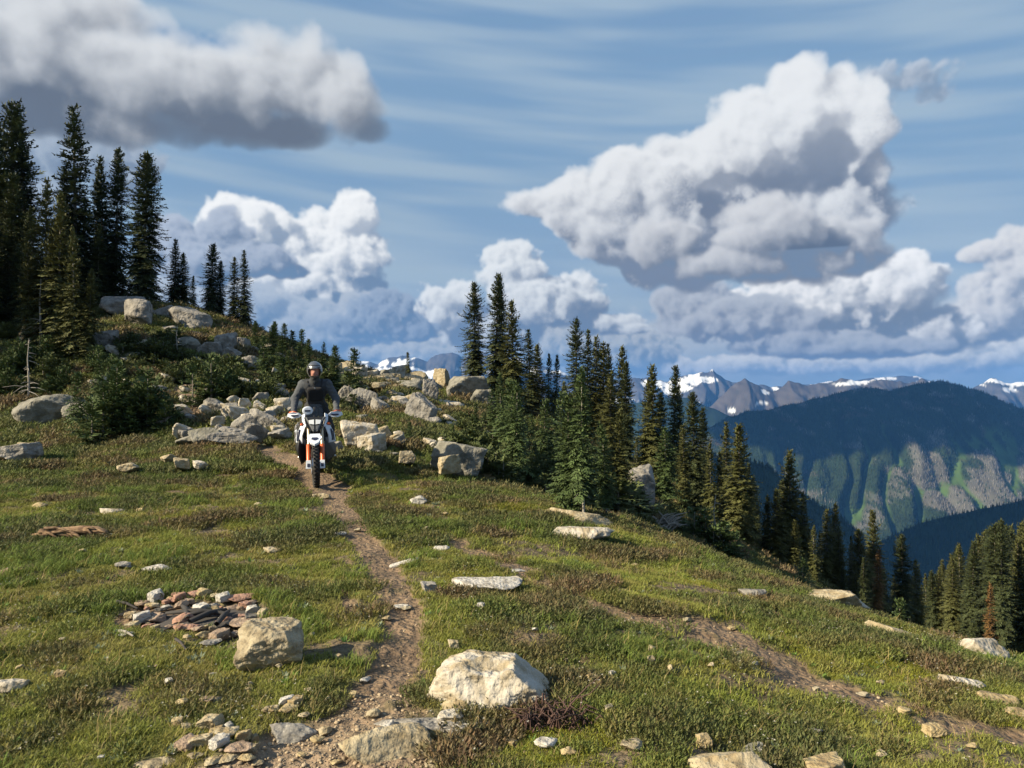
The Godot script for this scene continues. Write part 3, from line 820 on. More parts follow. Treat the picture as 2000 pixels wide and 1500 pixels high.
# ---------- trees ----------
func tube(st: SurfaceTool, pts: Array, radii: Array, sides := 6, tone := Color.WHITE):
	# a tapering limb through the points
	var rings := []
	for k in pts.size():
		var p: Vector3 = pts[k]
		var along: Vector3 = ((pts[mini(k + 1, pts.size() - 1)] as Vector3) - (pts[maxi(k - 1, 0)] as Vector3)).normalized()
		var x := along.cross(Vector3(0.31, 0.17, 0.93)).normalized()
		var y := along.cross(x).normalized()
		var ring := []
		for s in sides:
			var a := TAU * s / sides
			ring.append(p + (x * cos(a) + y * sin(a)) * radii[k])
		rings.append(ring)
	st.set_color(tone)
	for k in rings.size() - 1:
		for s in sides:
			var s2 := (s + 1) % sides
			for q in [rings[k][s], rings[k + 1][s], rings[k][s2], rings[k][s2], rings[k + 1][s], rings[k + 1][s2]]: st.add_vertex(q)
	for s in sides:
		st.add_vertex(rings[-1][s]); st.add_vertex(pts[-1] + ((pts[-1] as Vector3) - (pts[-2] as Vector3)).normalized() * (radii[-1] as float)); st.add_vertex(rings[-1][(s + 1) % sides])

class Spray:
	var v := PackedVector3Array()
	var c := PackedColorArray()
	func twig(p: Vector3, along: Vector3, side: Vector3, length: float, width: float, tone: Color):
		var m := p + along * (length * 0.45)
		var e := p + along * length
		var w := side * (width * 0.5)
		v.append(p); v.append(m - w); v.append(m + w)
		v.append(m - w); v.append(e); v.append(m + w)
		for k in 6: c.append(tone)
	func mesh() -> ArrayMesh:
		var arr := []; arr.resize(Mesh.ARRAY_MAX)
		arr[Mesh.ARRAY_VERTEX] = v; arr[Mesh.ARRAY_COLOR] = c
		var m := ArrayMesh.new(); m.add_surface_from_arrays(Mesh.PRIMITIVE_TRIANGLES, arr)
		return m

# one bough: a drooping axis with flat side sprays of needles
func bough(sp: Spray, r: RandomNumberGenerator, from: Vector3, yaw: float, lift: float, length: float, tone: Vector3, gap: float, width: float):
	var out := Vector3(cos(yaw), 0, sin(yaw))
	var across := Vector3(-sin(yaw), 0, cos(yaw))
	var n := maxi(2, int(length / gap))
	var p := from
	var step := length / n
	var l := lift
	for k in n:
		var t := (k + 1.0) / n
		var d := (out * cos(l) + Vector3.UP * sin(l)).normalized()
		var up := Vector3.UP * cos(l) - out * sin(l)
		var q := p + d * step
		var reach := minf(length * 0.45, 0.46) * (1.0 - 0.72 * t) + 0.05
		var g := r.randf_range(0.72, 1.28)
		var tint := Color(tone.x * g, tone.y * g, tone.z * g)
		if t > 0.12:
			for s in [-1.0, 1.0]:
				var away: Vector3 = (d * r.randf_range(0.55, 0.95) + across * s + up * r.randf_range(-0.30, 0.22)).normalized()
				sp.twig(q, away, (d - away * d.dot(away)).normalized() + up * r.randf_range(-0.5, 0.5), reach * r.randf_range(0.75, 1.25), width, tint)
			if r.randf() < 0.6:
				sp.twig(q, (up + d * 0.8 + across * r.randf_range(-0.6, 0.6)).normalized(), across, width * r.randf_range(1.2, 2.2), width * 0.9, tint)
		sp.twig(p, d, across, step * 1.25, width, tint)
		p = q
		l += r.randf_range(0.02, 0.16) * (1.0 if t > 0.5 else -0.5)

func fir(sd: int, h: float, wide: float, bare: float, gaps: float, tone: Vector3) -> Dictionary:
	var r := RandomNumberGenerator.new(); r.seed = sd
	var sp := Spray.new()
	var y := h * bare
	var top_width := 0.055 + 0.04 * smooth(3.0, 7.0, h)
	var turn := 0.0
	var bend := Vector2(r.randf_range(-0.02, 0.02), r.randf_range(-0.02, 0.02)) * h
	while y < h * 0.985:
		var t := (y - h * bare) / (h * (1.0 - bare))
		var rad := wide * pow(1.0 - t, 0.66) * (0.80 + 0.35 * fine.get_noise_2d(y * 0.9 + sd, sd * 3.1)) + 0.07
		if t < 0.10: rad *= 0.65 + 3.5 * t
		var n := 6 + int(4.0 * (1.0 - t) + r.randf())
		turn += 1.3
		var mid := Vector3(bend.x * t * t, y, bend.y * t * t)
		for k in n:
			if r.randf() < gaps: continue
			var yaw := turn + TAU * (k + r.randf_range(-0.3, 0.3)) / n
			var lift := lerpf(-0.42, 0.55, smooth(0.25, 1.0, t)) + r.randf_range(-0.18, 0.18)
			var ln := rad * r.randf_range(0.55, 1.15) * (1.0 + 0.28 * fine.get_noise_2d(yaw * 0.5 + sd, y * 0.35))
			if r.randf() < 0.03: ln *= 1.45
			bough(sp, r, mid + Vector3(0, r.randf_range(-0.06, 0.06), 0), yaw, lift, ln, tone * r.randf_range(0.8, 1.2), 0.085 + 0.025 * smooth(3.0, 7.0, h), top_width)
		y += lerpf(0.15, 0.10, t) * clampf(h / 7.0, 0.5, 1.15)
	sp.twig(Vector3(bend.x, h * 0.93, bend.y), Vector3.UP, Vector3.RIGHT, h * 0.07, 0.05, Color(tone.x, tone.y, tone.z))
	sp.twig(Vector3(bend.x, h * 0.93, bend.y), Vector3.UP, Vector3.BACK, h * 0.07, 0.05, Color(tone.x, tone.y, tone.z))
	var st := SurfaceTool.new(); st.begin(Mesh.PRIMITIVE_TRIANGLES)
	var pts := []; var rr := []
	for k in 7:
		var t := k / 6.0
		pts.append(Vector3(bend.x * t * t, -0.5 + (h + 0.3) * t, bend.y * t * t)); rr.append(maxf(0.012, h * 0.0155 * (1.0 - t * 0.93)))
	tube(st, pts, rr, 7)
	# dead twigs on the bare lower trunk
	if bare > 0.1:
		for k in int(h * bare * 9.0):
			var yy := r.randf_range(0.15, bare * 1.05) * h
			var a := r.randf() * TAU
			var ln := r.randf_range(0.15, 0.45)
			tube(st, [Vector3(0, yy, 0), Vector3(cos(a) * ln * 0.6, yy - 0.02, sin(a) * ln * 0.6), Vector3(cos(a) * ln, yy - 0.10, sin(a) * ln)], [0.012, 0.008, 0.004], 3)
	st.generate_normals()
	return {"crown": sp.mesh(), "trunk": st.commit(), "h": h}

func bush(sd: int, h: float, wide: float, tone: Vector3, leaders: int) -> Dictionary:
	# a low wind-pruned fir: several leaders and boughs to the ground
	var r := RandomNumberGenerator.new(); r.seed = sd
	var sp := Spray.new()
	var st := SurfaceTool.new(); st.begin(Mesh.PRIMITIVE_TRIANGLES)
	for q in leaders:
		var foot := Vector3(r.randfn(0, wide * 0.42), 0, r.randfn(0, wide * 0.35))
		var hh := h * r.randf_range(0.45, 1.0) * (1.0 - 0.35 * foot.length() / wide)
		var y := 0.03
		tube(st, [foot + Vector3(0, -0.15, 0), foot + Vector3(0, hh * 0.95, 0)], [0.03, 0.008], 5)
		while y < hh:
			var t := y / hh
			var n := 5 + int(r.randf() * 2.0)
			for k in n:
				bough(sp, r, foot + Vector3(0, y, 0), r.randf() * TAU, lerpf(0.05, 0.7, t) + r.randf_range(-0.2, 0.2), (wide * 0.62 * pow(1.0 - t, 0.7) + 0.09) * r.randf_range(0.6, 1.15), tone * r.randf_range(0.8, 1.2), 0.075, 0.05)
			y += 0.11
	st.generate_normals()
	return {"crown": sp.mesh(), "trunk": st.commit(), "h": h}

func snag(sd: int, h: float, branches: int) -> ArrayMesh:
	var r := RandomNumberGenerator.new(); r.seed = sd
	var st := SurfaceTool.new(); st.begin(Mesh.PRIMITIVE_TRIANGLES)
	tube(st, [Vector3(0, -0.3, 0), Vector3(0.03, h * 0.35, 0.02), Vector3(-0.02, h * 0.7, 0.0), Vector3(0.03, h, 0.02)], [h * 0.018, h * 0.014, h * 0.009, 0.006], 7)
	for k in branches:
		var y := h * r.randf_range(0.15, 0.97)
		var a := r.randf() * TAU
		var ln := r.randf_range(0.2, 0.75) * (1.1 - y / h)
		var e := Vector3(cos(a), r.randf_range(-0.5, 0.35), sin(a))
		tube(st, [Vector3(0, y, 0), Vector3(0, y, 0) + e * ln * 0.55, Vector3(0, y, 0) + e * ln + Vector3(0, -0.12 * ln, 0)], [0.014, 0.010, 0.004], 4)
	st.generate_normals()
	return st.commit()

func plant_tree(kind: Dictionary, called: String, at: Vector3, h: float, girth: float, turn: float, label: String, group: String, category := "tree") -> Node3D:
	var o := base(called, at, turn)
	var s: float = h / kind.h
	girth *= 0.90
	o.scale = Vector3(s * girth, s, s * girth)
	o.rotation.x = sin(at.x * 7.0) * 0.028; o.rotation.z = cos(at.z * 5.0 + at.x) * 0.028
	mi("crown", kind.crown, M.needles, o)
	mi("trunk", kind.trunk, kind.get("bark", M.bark), o)
	return tag(o, label, category, group)

func build_trees():
	var dark := Vector3(0.046, 0.058, 0.024)
	var olive := Vector3(0.080, 0.086, 0.030)
	var fresh := Vector3(0.060, 0.090, 0.032)
	var kinds := []
	for a in [[201, 9.0, 1.85, 0.02, 0.04, dark], [202, 9.0, 1.55, 0.03, 0.10, dark], [203, 9.0, 2.25, 0.02, 0.03, dark], [204, 7.0, 1.45, 0.04, 0.06, olive], [205, 7.0, 1.25, 0.15, 0.14, olive], [206, 6.5, 1.65, 0.02, 0.04, olive], [207, 8.0, 1.35, 0.05, 0.10, olive], [208, 3.2, 0.85, 0.03, 0.06, fresh], [209, 3.2, 0.62, 0.22, 0.15, fresh], [210, 2.0, 0.62, 0.02, 0.08, fresh]]:
		kinds.append(fir(a[0], a[1], a[2], a[3], a[4], a[5]))
	var brown := fir(231, 6.0, 0.8, 0.06, 0.2, Vector3(0.15, 0.088, 0.035))
	var tufted := fir(232, 3.4, 0.33, 0.5, 0.1, olive)
	for k in [4, 8]: kinds[k]["bark"] = M.dead_wood
	var r := RandomNumberGenerator.new(); r.seed = 900
	# the stand crowning the rocky hill: [bearing, top sight line, distance, kind, girth, label]
	var stand := "dark firs crowding the rocky hilltop"
	var any := "tall dark fir in the dense stand crowning the rocky hill"
	for a in [[-40, 240, 34, 0, 1.0], [-75, 330, 31, 2, 1.0], [14, 185, 34.5, 2, 1.0], [3, 230, 32, 0, 1.05], [30, 330, 31, 2, 1.0], [52, 252, 35, 1, 1.0], [66, 400, 30, 0, 1.1], [100, 420, 33, 2, 1.0], [120, 322, 34, 1, 0.9], [165, 380, 33, 0, 1.0], [182, 320, 35, 1, 0.9], [190, 430, 32, 0, 1.0], [206, 302, 34, 1, 0.95], [130, 450, 31, 2, 1.0], [40, 470, 29, 2, 1.0], [-10, 450, 29, 2, 1.1], [20, 420, 30, 2, 1.0], [75, 500, 30, 0, 1.1], [-20, 380, 32, 0, 1.1], [140, 400, 34, 0, 1.0]]:
		var p := spot(a[0], 700, a[2])
		var gy := ground_h(p.x, p.z)
		plant_tree(kinds[a[3]], "fir_tree", Vector3(p.x, gy - 0.1, p.z), spot(a[0], a[1], a[2]).y - gy, a[4], r.randf() * TAU, any, stand)
	# the stand goes on along the hill past the frame; its long shadows lie over the hillside
	for k in 30:
		var x := r.randf_range(-40.0, -20.5)
		var z := r.randf_range(-34.0, -19.0) - (x + 20.5) * 0.12
		if -x < -z * 0.72 + 1.5: continue
		plant_tree(kinds[[0, 1, 2][k % 3]], "fir_tree", Vector3(x, ground_h(x, z) - 0.2, z), r.randf_range(8.0, 12.5), 1.0, r.randf() * TAU, "dark fir where the hilltop stand runs on along the slope", "firs continuing the hilltop stand")
	var special := [
		[148, 203, 33.0, 1, 1.15, "tallest single fir spire, clear of the stand's crowns on the rocky hill", ""],
		[222, 280, 34.0, 0, 0.95, "dark fir beside the broad fir above the grey hilltop outcrop", ""],
		[277, 285, 33.0, 2, 1.08, "broad full-skirted fir standing over the grey hilltop outcrop", ""],
		[88, 342, 25.0, 6, 1.05, "sunlit slender fir in front of the hilltop stand", "sunlit slender firs before the hilltop stand"],
		[112, 372, 24.5, 3, 1.0, "sunlit slender fir in front of the hilltop stand", "sunlit slender firs before the hilltop stand"],
		[146, 442, 24.0, 4, 0.9, "sunlit slender fir in front of the hilltop stand", "sunlit slender firs before the hilltop stand"],
		[170, 520, 24.0, 5, 0.9, "sunlit slender fir in front of the hilltop stand", "sunlit slender firs before the hilltop stand"],
		[60, 470, 25.0, 3, 0.9, "sunlit slender fir in front of the hilltop stand", "sunlit slender firs before the hilltop stand"],
		[340, 462, 34.0, 1, 1.0, "pointed fir just behind the cracked hilltop boulders", "three firs behind the cracked hilltop boulders"],
		[357, 490, 34.5, 3, 1.0, "pointed fir just behind the cracked hilltop boulders", "three firs behind the cracked hilltop boulders"],
		[376, 535, 33.5, 4, 0.9, "pointed fir just behind the cracked hilltop boulders", "three firs behind the cracked hilltop boulders"],
		[411, 470, 34.0, 2, 0.9, "widest of the four firs on the hill's falling shoulder", ""],
		[430, 504, 34.5, 0, 0.75, "slim fir on the hill's falling shoulder", "slim firs on the hill's shoulder"],
		[456, 498, 34.0, 6, 0.95, "slim fir on the hill's falling shoulder", "slim firs on the hill's shoulder"],
		[478, 486, 34.0, 1, 0.85, "slim fir on the hill's falling shoulder", "slim firs on the hill's shoulder"],
		[588, 640, 30.0, 9, 0.9, "little fir with open tiers on the skyline above the rider's shoulder", ""],
		[631, 664, 32.0, 8, 0.8, "thin sapling rising behind the rider's helmet", ""],
		[928, 545, 35.0, 2, 0.80, "dense dark fir beside the big pale ridge boulder", ""],
		[966, 528, 34.0, 0, 0.85, "brown-topped tallest fir of the clump on the slope's shoulder", ""],
		[987, 548, 35.0, 1, 0.8, "fir with its top tucked against the clump's tallest fir", ""],
		[1005, 582, 31.0, 3, 1.0, "olive fir at the sunny edge of the slope clump", ""],
		[1037, 640, 33.0, 1, 1.1, "forked-top fir beside the pinkish standing rock", ""],
		[1050, 668, 34.0, 5, 0.9, "shorter fir pressed behind the forked-top fir", ""],
		[1070, 688, 36.0, 4, 0.8, "one of two thin bare-stemmed firs standing close together", "pair of thin bare-stemmed firs"],
		[1084, 690, 36.5, 4, 0.8, "one of two thin bare-stemmed firs standing close together", "pair of thin bare-stemmed firs"],
		[1128, 615, 30.0, 2, 0.75, "tall dark fir leading the long rank down the slope", ""],
		[1108, 740, 25.0, 4, 1.0, "bare-stemmed fir in front of the rank's tall leader", ""],
	]
	var rank := "firs ranked down the valley edge"
	for a in [[1146, 640, 31, 1, 0.9], [1162, 652, 32, 3, 0.9], [1178, 662, 30, 6, 1.1], [1196, 668, 31, 1, 0.85], [1212, 672, 30, 3, 0.9], [1222, 700, 29, 0, 0.8], [1190, 720, 24, 6, 1.1], [1276, 706, 26, 3, 0.95], [1262, 738, 30, 4, 0.9], [1290, 760, 30, 0, 0.8], [1312, 706, 30, 0, 0.7], [1330, 752, 31, 1, 0.8], [1336, 822, 24, 6, 0.9], [1360, 757, 25, 2, 0.75], [1375, 790, 28, 0, 0.8], [1420, 818, 29, 6, 0.9], [1405, 880, 25, 3, 0.8], [1447, 822, 24, 5, 0.9], [1436, 870, 27, 1, 0.8], [1475, 926, 27, 0, 0.8], [1460, 900, 25, 1, 0.8], [1543, 872, 25, 3, 1.0], [1518, 950, 24, 5, 0.8], [1530, 930, 27, 0, 0.9], [1570, 956, 25, 3, 0.8], [1495, 960, 25, 2, 0.7], [1612, 988, 28, 6, 1.0], [1628, 978, 29, 3, 0.8], [1642, 1022, 28, 6, 0.9], [1598, 1030, 30, 1, 0.7], [1662, 1042, 31, 1, 0.7], [1680, 1030, 28, 5, 1.0], [1706, 990, 29, 3, 0.85], [1695, 1060, 33, 1, 0.9], [1763, 1036, 30, 2, 0.85], [1740, 1120, 33, 1, 0.9], [1790, 1090, 36, 3, 0.9], [1724, 1110, 31, 5, 0.9], [1300, 830, 22, 8, 1.0], [1245, 850, 23, 4, 0.8], [1390, 860, 22, 4, 0.9], [1550, 1010, 23, 5, 0.8], [1585, 1020, 23, 4, 0.9]]:
		special.append([a[0], a[1], a[2], a[3], a[4], "dark green fir in the long rank along the valley edge", rank])
	for k in 22:
		var u := r.randf_range(1120.0, 1780.0)
		var line := lerpf(700.0, 1070.0, (u - 1120.0) / 660.0)
		special.append([u, line + r.randf_range(40.0, 150.0), r.randf_range(23.0, 34.0), [0, 1, 3, 5, 6][k % 5], 0.85, "dark green fir in the long rank along the valley edge", rank])
	for a in special:
		if a[0] > 900: a[4] *= 1.2
		if a[0] > 330 and a[0] < 480: a[4] *= 1.35
		var p := spot(a[0], 700, a[2])
		var gy := ground_h(p.x, p.z)
		plant_tree(kinds[a[3]], "fir_tree", Vector3(p.x, gy - 0.1, p.z), spot(a[0], a[1], a[2]).y - gy, a[4], r.randf() * TAU, a[5], a[6])
	for a in [[1207, 790, 17.5, 5, 0.95, "nearest full fir of the rank, its skirts over the tall pale rock"], [1712, 1068, 27.0, -1, 1.0, "rust-brown dying fir among the green rank"], [1928, 1135, 44.0, -1, 0.95, "rust-brown dying fir standing in the steep dark forest"], [798, 684, 34.0, -2, 1.0, "lone scraggly little fir with a bare stem on the boulder crest"], [1563, 1078, 13.0, 8, 1.1, "pale green sapling rising from the heather at the meadow's brink"], [1756, 1160, 14.0, 9, 0.8, "small fir tip showing past the white ledge"]]:
		var p := spot(a[0], 700, a[2])
		var gy := ground_h(p.x, p.z)
		var kind: Dictionary = brown if a[3] == -1 else tufted if a[3] == -2 else kinds[a[3]]
		plant_tree(kind, "fir_tree", Vector3(p.x, gy - 0.1, p.z), spot(a[0], a[1], a[2]).y - gy, a[4], r.randf() * TAU, a[5], "")
	# the steep forest below the meadow's brink
	var n := 0
	while n < 150:
		var d := r.randf_range(46.0, 100.0)
		var u := r.randf_range(1745.0, 2080.0) - (d - 46.0) * 0.4
		var p := spot(u, 700, d)
		var gy := ground_h(p.x, p.z)
		var skyline := lerpf(1120.0, 1005.0, smooth(1780.0, 1960.0, u)) + r.randf_range(0.0, 170.0) * r.randf()
		var h := minf(spot(u, skyline, d).y - gy, 14.0)
		if h < 5.0: continue
		plant_tree(kinds[[0, 1, 3, 6, 4, 2][r.randi_range(0, 5)]], "fir_tree", Vector3(p.x, gy - 0.2, p.z), h, r.randf_range(0.75, 1.1), r.randf() * TAU, "fir in the steep dark forest below the meadow's brink", "steep forest below the brink")
		n += 1
	# saplings and bushes on the slopes: [bearing, sight line of the foot, height, kind, girth, label, group]
	var young := "saplings among the shrubs of the rocky slope"
	var low := [
		[150, 842, 1.5, 9, 0.9, "young fir between the scraggly dead sapling and the big bush", ""],
		[195, 800, 1.3, 9, 1.0, "small fir half hidden behind the big bush", ""],
		[447, 860, 0.55, 9, 0.8, "tiny fir seedling in the rocks by the hill trail", ""],
		[885, 895, 0.75, 9, 0.8, "little fir growing against the large grey boulder", ""],
		[800, 870, 0.5, 9, 1.1, "tiny fir by the cream stones up the slope from the white peaked boulders", ""],
	]
	for a in [[1095, 985], [1000, 850], [1040, 870], [1020, 915], [1060, 925], [1088, 905], [1120, 930], [1146, 990], [1165, 985], [1000, 885], [1130, 975], [1175, 1000], [1080, 960], [1110, 1000], [960, 860], [1060, 880], [980, 905], [1010, 955], [1045, 965], [1140, 1010], [930, 850], [1185, 1015], [1000, 930]]:
		low.append([a[0], a[1], r.randf_range(0.9, 2.4), [8, 8, 9, 7][r.randi_range(0, 3)], r.randf_range(0.7, 1.1), "young fir among the shrubs below the slope clump", young])
	for a in [[565, 735], [545, 740], [585, 730], [530, 720], [515, 745], [600, 740], [550, 770], [500, 690], [610, 760], [570, 705], [555, 700], [540, 705], [655, 775], [690, 770]]:
		low.append([a[0], a[1], r.randf_range(0.9, 1.7), [9, 7, 9, 7][r.randi_range(0, 3)], r.randf_range(0.9, 1.3), "young fir in the thicket behind the rider", "thicket behind the rider"])
	for a in low:
		var p := ray_hit(a[0], a[1])
		plant_tree(kinds[a[3]], "fir_sapling", Vector3(p.x, ground_h(p.x, p.z) - 0.03, p.z), a[2], a[4], r.randf() * TAU, a[5], a[6], "sapling")
	var b1 := bush(301, 2.0, 1.1, fresh, 16)
	var b2 := bush(302, 1.3, 0.8, fresh, 8)
	var b3 := bush(303, 0.8, 0.9, Vector3(0.075, 0.095, 0.034), 9)
	for a in [[262, 848, 2.05, b1, 1.0, "big dense fir bush beside the long lumpy boulder", ""], [418, 790, 1.6, b2, 0.85, "rounded fir bush beside the trail up the hill", ""], [1375, 1075, 1.3, b2, 1.2, "wind-bent fir bush with dead limbs at the meadow's brink", ""], [90, 720, 1.3, b2, 1.0, "fir bush at the foot of the hilltop stand", "bushes at the stand's foot"], [30, 740, 1.5, b1, 0.8, "fir bush at the foot of the hilltop stand", "bushes at the stand's foot"], [180, 730, 1.2, b2, 1.0, "fir bush at the foot of the hilltop stand", "bushes at the stand's foot"], [215, 745, 1.0, b2, 0.9, "fir bush at the foot of the hilltop stand", "bushes at the stand's foot"], [120, 770, 1.1, b2, 0.9, "fir bush at the foot of the hilltop stand", "bushes at the stand's foot"], [8, 780, 1.1, b2, 0.9, "fir bush at the foot of the hilltop stand", "bushes at the stand's foot"]]:
		var p := ray_hit(a[0], a[1])
		plant_tree(a[3], "fir_bush", Vector3(p.x, ground_h(p.x, p.z) - 0.04, p.z), a[2], a[4], r.randf() * TAU, a[5], a[6], "bush")
	for k in 46:
		var u := r.randf_range(860, 1230); var t := (u - 860.0) / 370.0
		var v := r.randf_range(0.0, 1.0)
		var p := ray_hit(u, lerpf(lerpf(815, 880, t), lerpf(925, 1015, t), v))
		plant_tree(b3, "fir_bush", Vector3(p.x, ground_h(p.x, p.z) - 0.05, p.z), r.randf_range(0.45, 0.95), r.randf_range(0.8, 1.4), r.randf() * TAU, "low spreading fir mat on the shrubby slope below the boulder crest", "low fir mats on the slope", "bush")
	for k in 28:
		var u := r.randf_range(430, 660)
		var p := ray_hit(u, lerpf(690 + (u - 430) * 0.25, 800, pow(r.randf(), 1.4)))
		plant_tree(b3, "fir_bush", Vector3(p.x, ground_h(p.x, p.z) - 0.05, p.z), r.randf_range(0.4, 0.9), r.randf_range(0.8, 1.3), r.randf() * TAU, "low spreading fir mat on the hillside behind the rider", "low fir mats behind the rider", "bush")
	for k in 20:
		var u := r.randf_range(0, 420)
		var p := ray_hit(u, r.randf_range(665, 745))
		plant_tree(b3, "fir_bush", Vector3(p.x, ground_h(p.x, p.z) - 0.05, p.z), r.randf_range(0.35, 0.8), r.randf_range(0.8, 1.3), r.randf() * TAU, "low spreading fir mat around the hilltop outcrops", "low fir mats on the hill", "bush")
	# dead wood standing
	for a in [[55, 795, 1.9, 26, "pale dead sapling with bare crooked branches beside the long lumpy boulder"], [345, 705, 1.3, 14, "small grey dead fir above the top of the hill trail"], [78, 700, 2.6, 18, "bleached dead stem at the edge of the hilltop stand"], [1395, 1080, 1.5, 16, "bleached bent dead limbs over the wind-bent bush"]]:
		var p := ray_hit(a[0], a[1])
		var o := mi("dead_tree", snag(int(a[0]) + 7, a[2], a[3]), M.dead_wood)
		o.position = Vector3(p.x, ground_h(p.x, p.z), p.z)
		tag(o, a[4], "dead tree")

# ---------- rocks ----------
var ball_cache := {}

func ball(level: int) -> Array:
	if ball_cache.has(level): return ball_cache[level]
	var t := (1.0 + sqrt(5.0)) / 2.0
	var v := PackedVector3Array()
	for p in [[-1, t, 0], [1, t, 0], [-1, -t, 0], [1, -t, 0], [0, -1, t], [0, 1, t], [0, -1, -t], [0, 1, -t], [t, 0, -1], [t, 0, 1], [-t, 0, -1], [-t, 0, 1]]: v.append(Vector3(p[0], p[1], p[2]).normalized())
	var f := PackedInt32Array([0, 11, 5, 0, 5, 1, 0, 1, 7, 0, 7, 10, 0, 10, 11, 1, 5, 9, 5, 11, 4, 11, 10, 2, 10, 7, 6, 7, 1, 8, 3, 9, 4, 3, 4, 2, 3, 2, 6, 3, 6, 8, 3, 8, 9, 4, 9, 5, 2, 4, 11, 6, 2, 10, 8, 6, 7, 9, 8, 1])
	for l in level:
		var mids := {}
		var g := PackedInt32Array()
		for k in range(0, f.size(), 3):
			var m := [0, 0, 0]
			for e in 3:
				var a := f[k + e]; var b := f[k + (e + 1) % 3]
				var key := mini(a, b) * 100000 + maxi(a, b)
				if not mids.has(key):
					mids[key] = v.size(); v.append(((v[a] + v[b]) * 0.5).normalized())
				m[e] = mids[key]
			g.append_array([f[k], m[0], m[2], f[k + 1], m[1], m[0], f[k + 2], m[2], m[1], m[0], m[1], m[2]])
		f = g
	ball_cache[level] = [v, f]
	return ball_cache[level]

# A stone: a ball cut by planes (given ones [normal, distance], else random), then weathered; half size in metres.
func rock_mesh(sd: int, level: int, planes: Array, rough: float, half: Vector3, dent := []) -> ArrayMesh:
	var r := RandomNumberGenerator.new(); r.seed = sd * 7 + 1
	var pn := PackedVector3Array(); var pd := PackedFloat32Array()
	for p in planes:
		pn.append((p[0] as Vector3).normalized()); pd.append(p[1])
	if planes.is_empty():
		for k in 12:
			var q := Vector3(r.randfn(), r.randfn(), r.randfn()).normalized()
			pn.append(q); pd.append(r.randf_range(0.52, 0.92))
	var b := ball(level)
	var src: PackedVector3Array = b[0]
	var v := PackedVector3Array(); v.resize(src.size())
	var o := Vector3(sd * 3.7, sd * 1.3, -sd * 2.1)
	for k in src.size():
		var n := src[k]
		var q := 1.25
		for i in pn.size():
			var c := n.dot(pn[i])
			if c > 0.02:
				var w := pd[i] / c
				if w < q + 0.06:
					var t := clampf(0.5 + (q - w) / 0.12, 0.0, 1.0)   # rounded edges
					q = lerpf(q, w, t) - 0.03 * t * (1.0 - t)
		var p := n * q
		q *= 1.0 + rough * fine.get_noise_3dv(p * 1.1 + o) + rough * 0.55 * fine.get_noise_3dv(p * 2.9 + o) + (rough * 0.25 * fine.get_noise_3dv(p * 8.0 + o) if level > 3 else 0.0)
		p = n * q
		for d in dent:
			var away: float = (p - (d[0] as Vector3)).length() / (d[1] as float)
			if away < 1.0: p -= (d[2] as Vector3) * smooth(1.0, 0.3, away)
		v[k] = p * half
	var f: PackedInt32Array = b[1]
	var nn := PackedVector3Array(); nn.resize(v.size())
	for k in range(0, f.size(), 3):
		var c := (v[f[k + 1]] - v[f[k]]).cross(v[f[k + 2]] - v[f[k]])
		nn[f[k]] += c; nn[f[k + 1]] += c; nn[f[k + 2]] += c
	for k in nn.size():
		nn[k] = nn[k].normalized()
		if nn[k].dot(src[k]) < 0: nn[k] = -nn[k]
	var g := PackedInt32Array(); g.resize(f.size())
	for k in range(0, f.size(), 3):
		g[k] = f[k]; g[k + 1] = f[k + 2]; g[k + 2] = f[k + 1]
	var arr := []; arr.resize(Mesh.ARRAY_MAX)
	arr[Mesh.ARRAY_VERTEX] = v; arr[Mesh.ARRAY_NORMAL] = nn; arr[Mesh.ARRAY_INDEX] = g
	var m := ArrayMesh.new(); m.add_surface_from_arrays(Mesh.PRIMITIVE_TRIANGLES, arr)
	return m

var stones := []
var blocks := []
var footprints := []   # x, radius, z of what keeps plants out

# [bearing, sight line of the foot, width, height in sight units, depth ratio, material, turn, bury share, label, group]
func put_rock(a: Array, called := "rock"):
	var p := ray_hit(a[0], a[1])
	var sc := -p.z / F
	var wdt: float = a[2] * sc * 0.5
	# what shows is the front and, looking down, the top
	var down := (float(a[1]) - HORIZON) / F
	var hgt: float = maxf(a[3] * 0.55, a[3] - a[2] * a[4] * 0.55 * maxf(down, 0.0)) * sc
	var bury: float = a[7]
	var full := hgt / (1.0 - bury)
	var px: float = a[2]
	var mesh: ArrayMesh
	var sd := int(a[0]) + int(a[1]) * 3
	if a[3] > a[2] * 0.6 and px > 14.0: mesh = blocks[sd % blocks.size()]
	elif px > 60.0: mesh = rock_mesh(sd, 4, [], 0.10, Vector3.ONE)
	else: mesh = stones[sd % stones.size()]
	var o := mi(called, mesh, M[a[5]])
	var gy := plate(p.x, p.z) if -p.z > 14.0 else ground_h(p.x, p.z)
	var depth: float = wdt * a[4]
	# the foot of what shows lies on the sight line: the stone's middle is half its depth farther back
	var lift := (0.0 if px > 60.0 else 0.012) if -p.z < 12.0 else 0.16   # stones sit on the turf, not in it
	o.position = Vector3(p.x, gy + lift + hgt - full * 0.5, p.z - depth * 0.75)
	footprints.append(Vector3(o.position.x, wdt * 0.72, o.position.z))
	o.basis = Basis(Vector3.FORWARD, deg_to_rad(a[10]) if a.size() > 10 else 0.0) * Basis(Vector3.UP, deg_to_rad(a[6])) * Basis.from_scale(Vector3(wdt * 1.18, full * 0.5 * 1.18, depth * 1.18))
	tag(o, a[8], "rock", a[9])
	return o

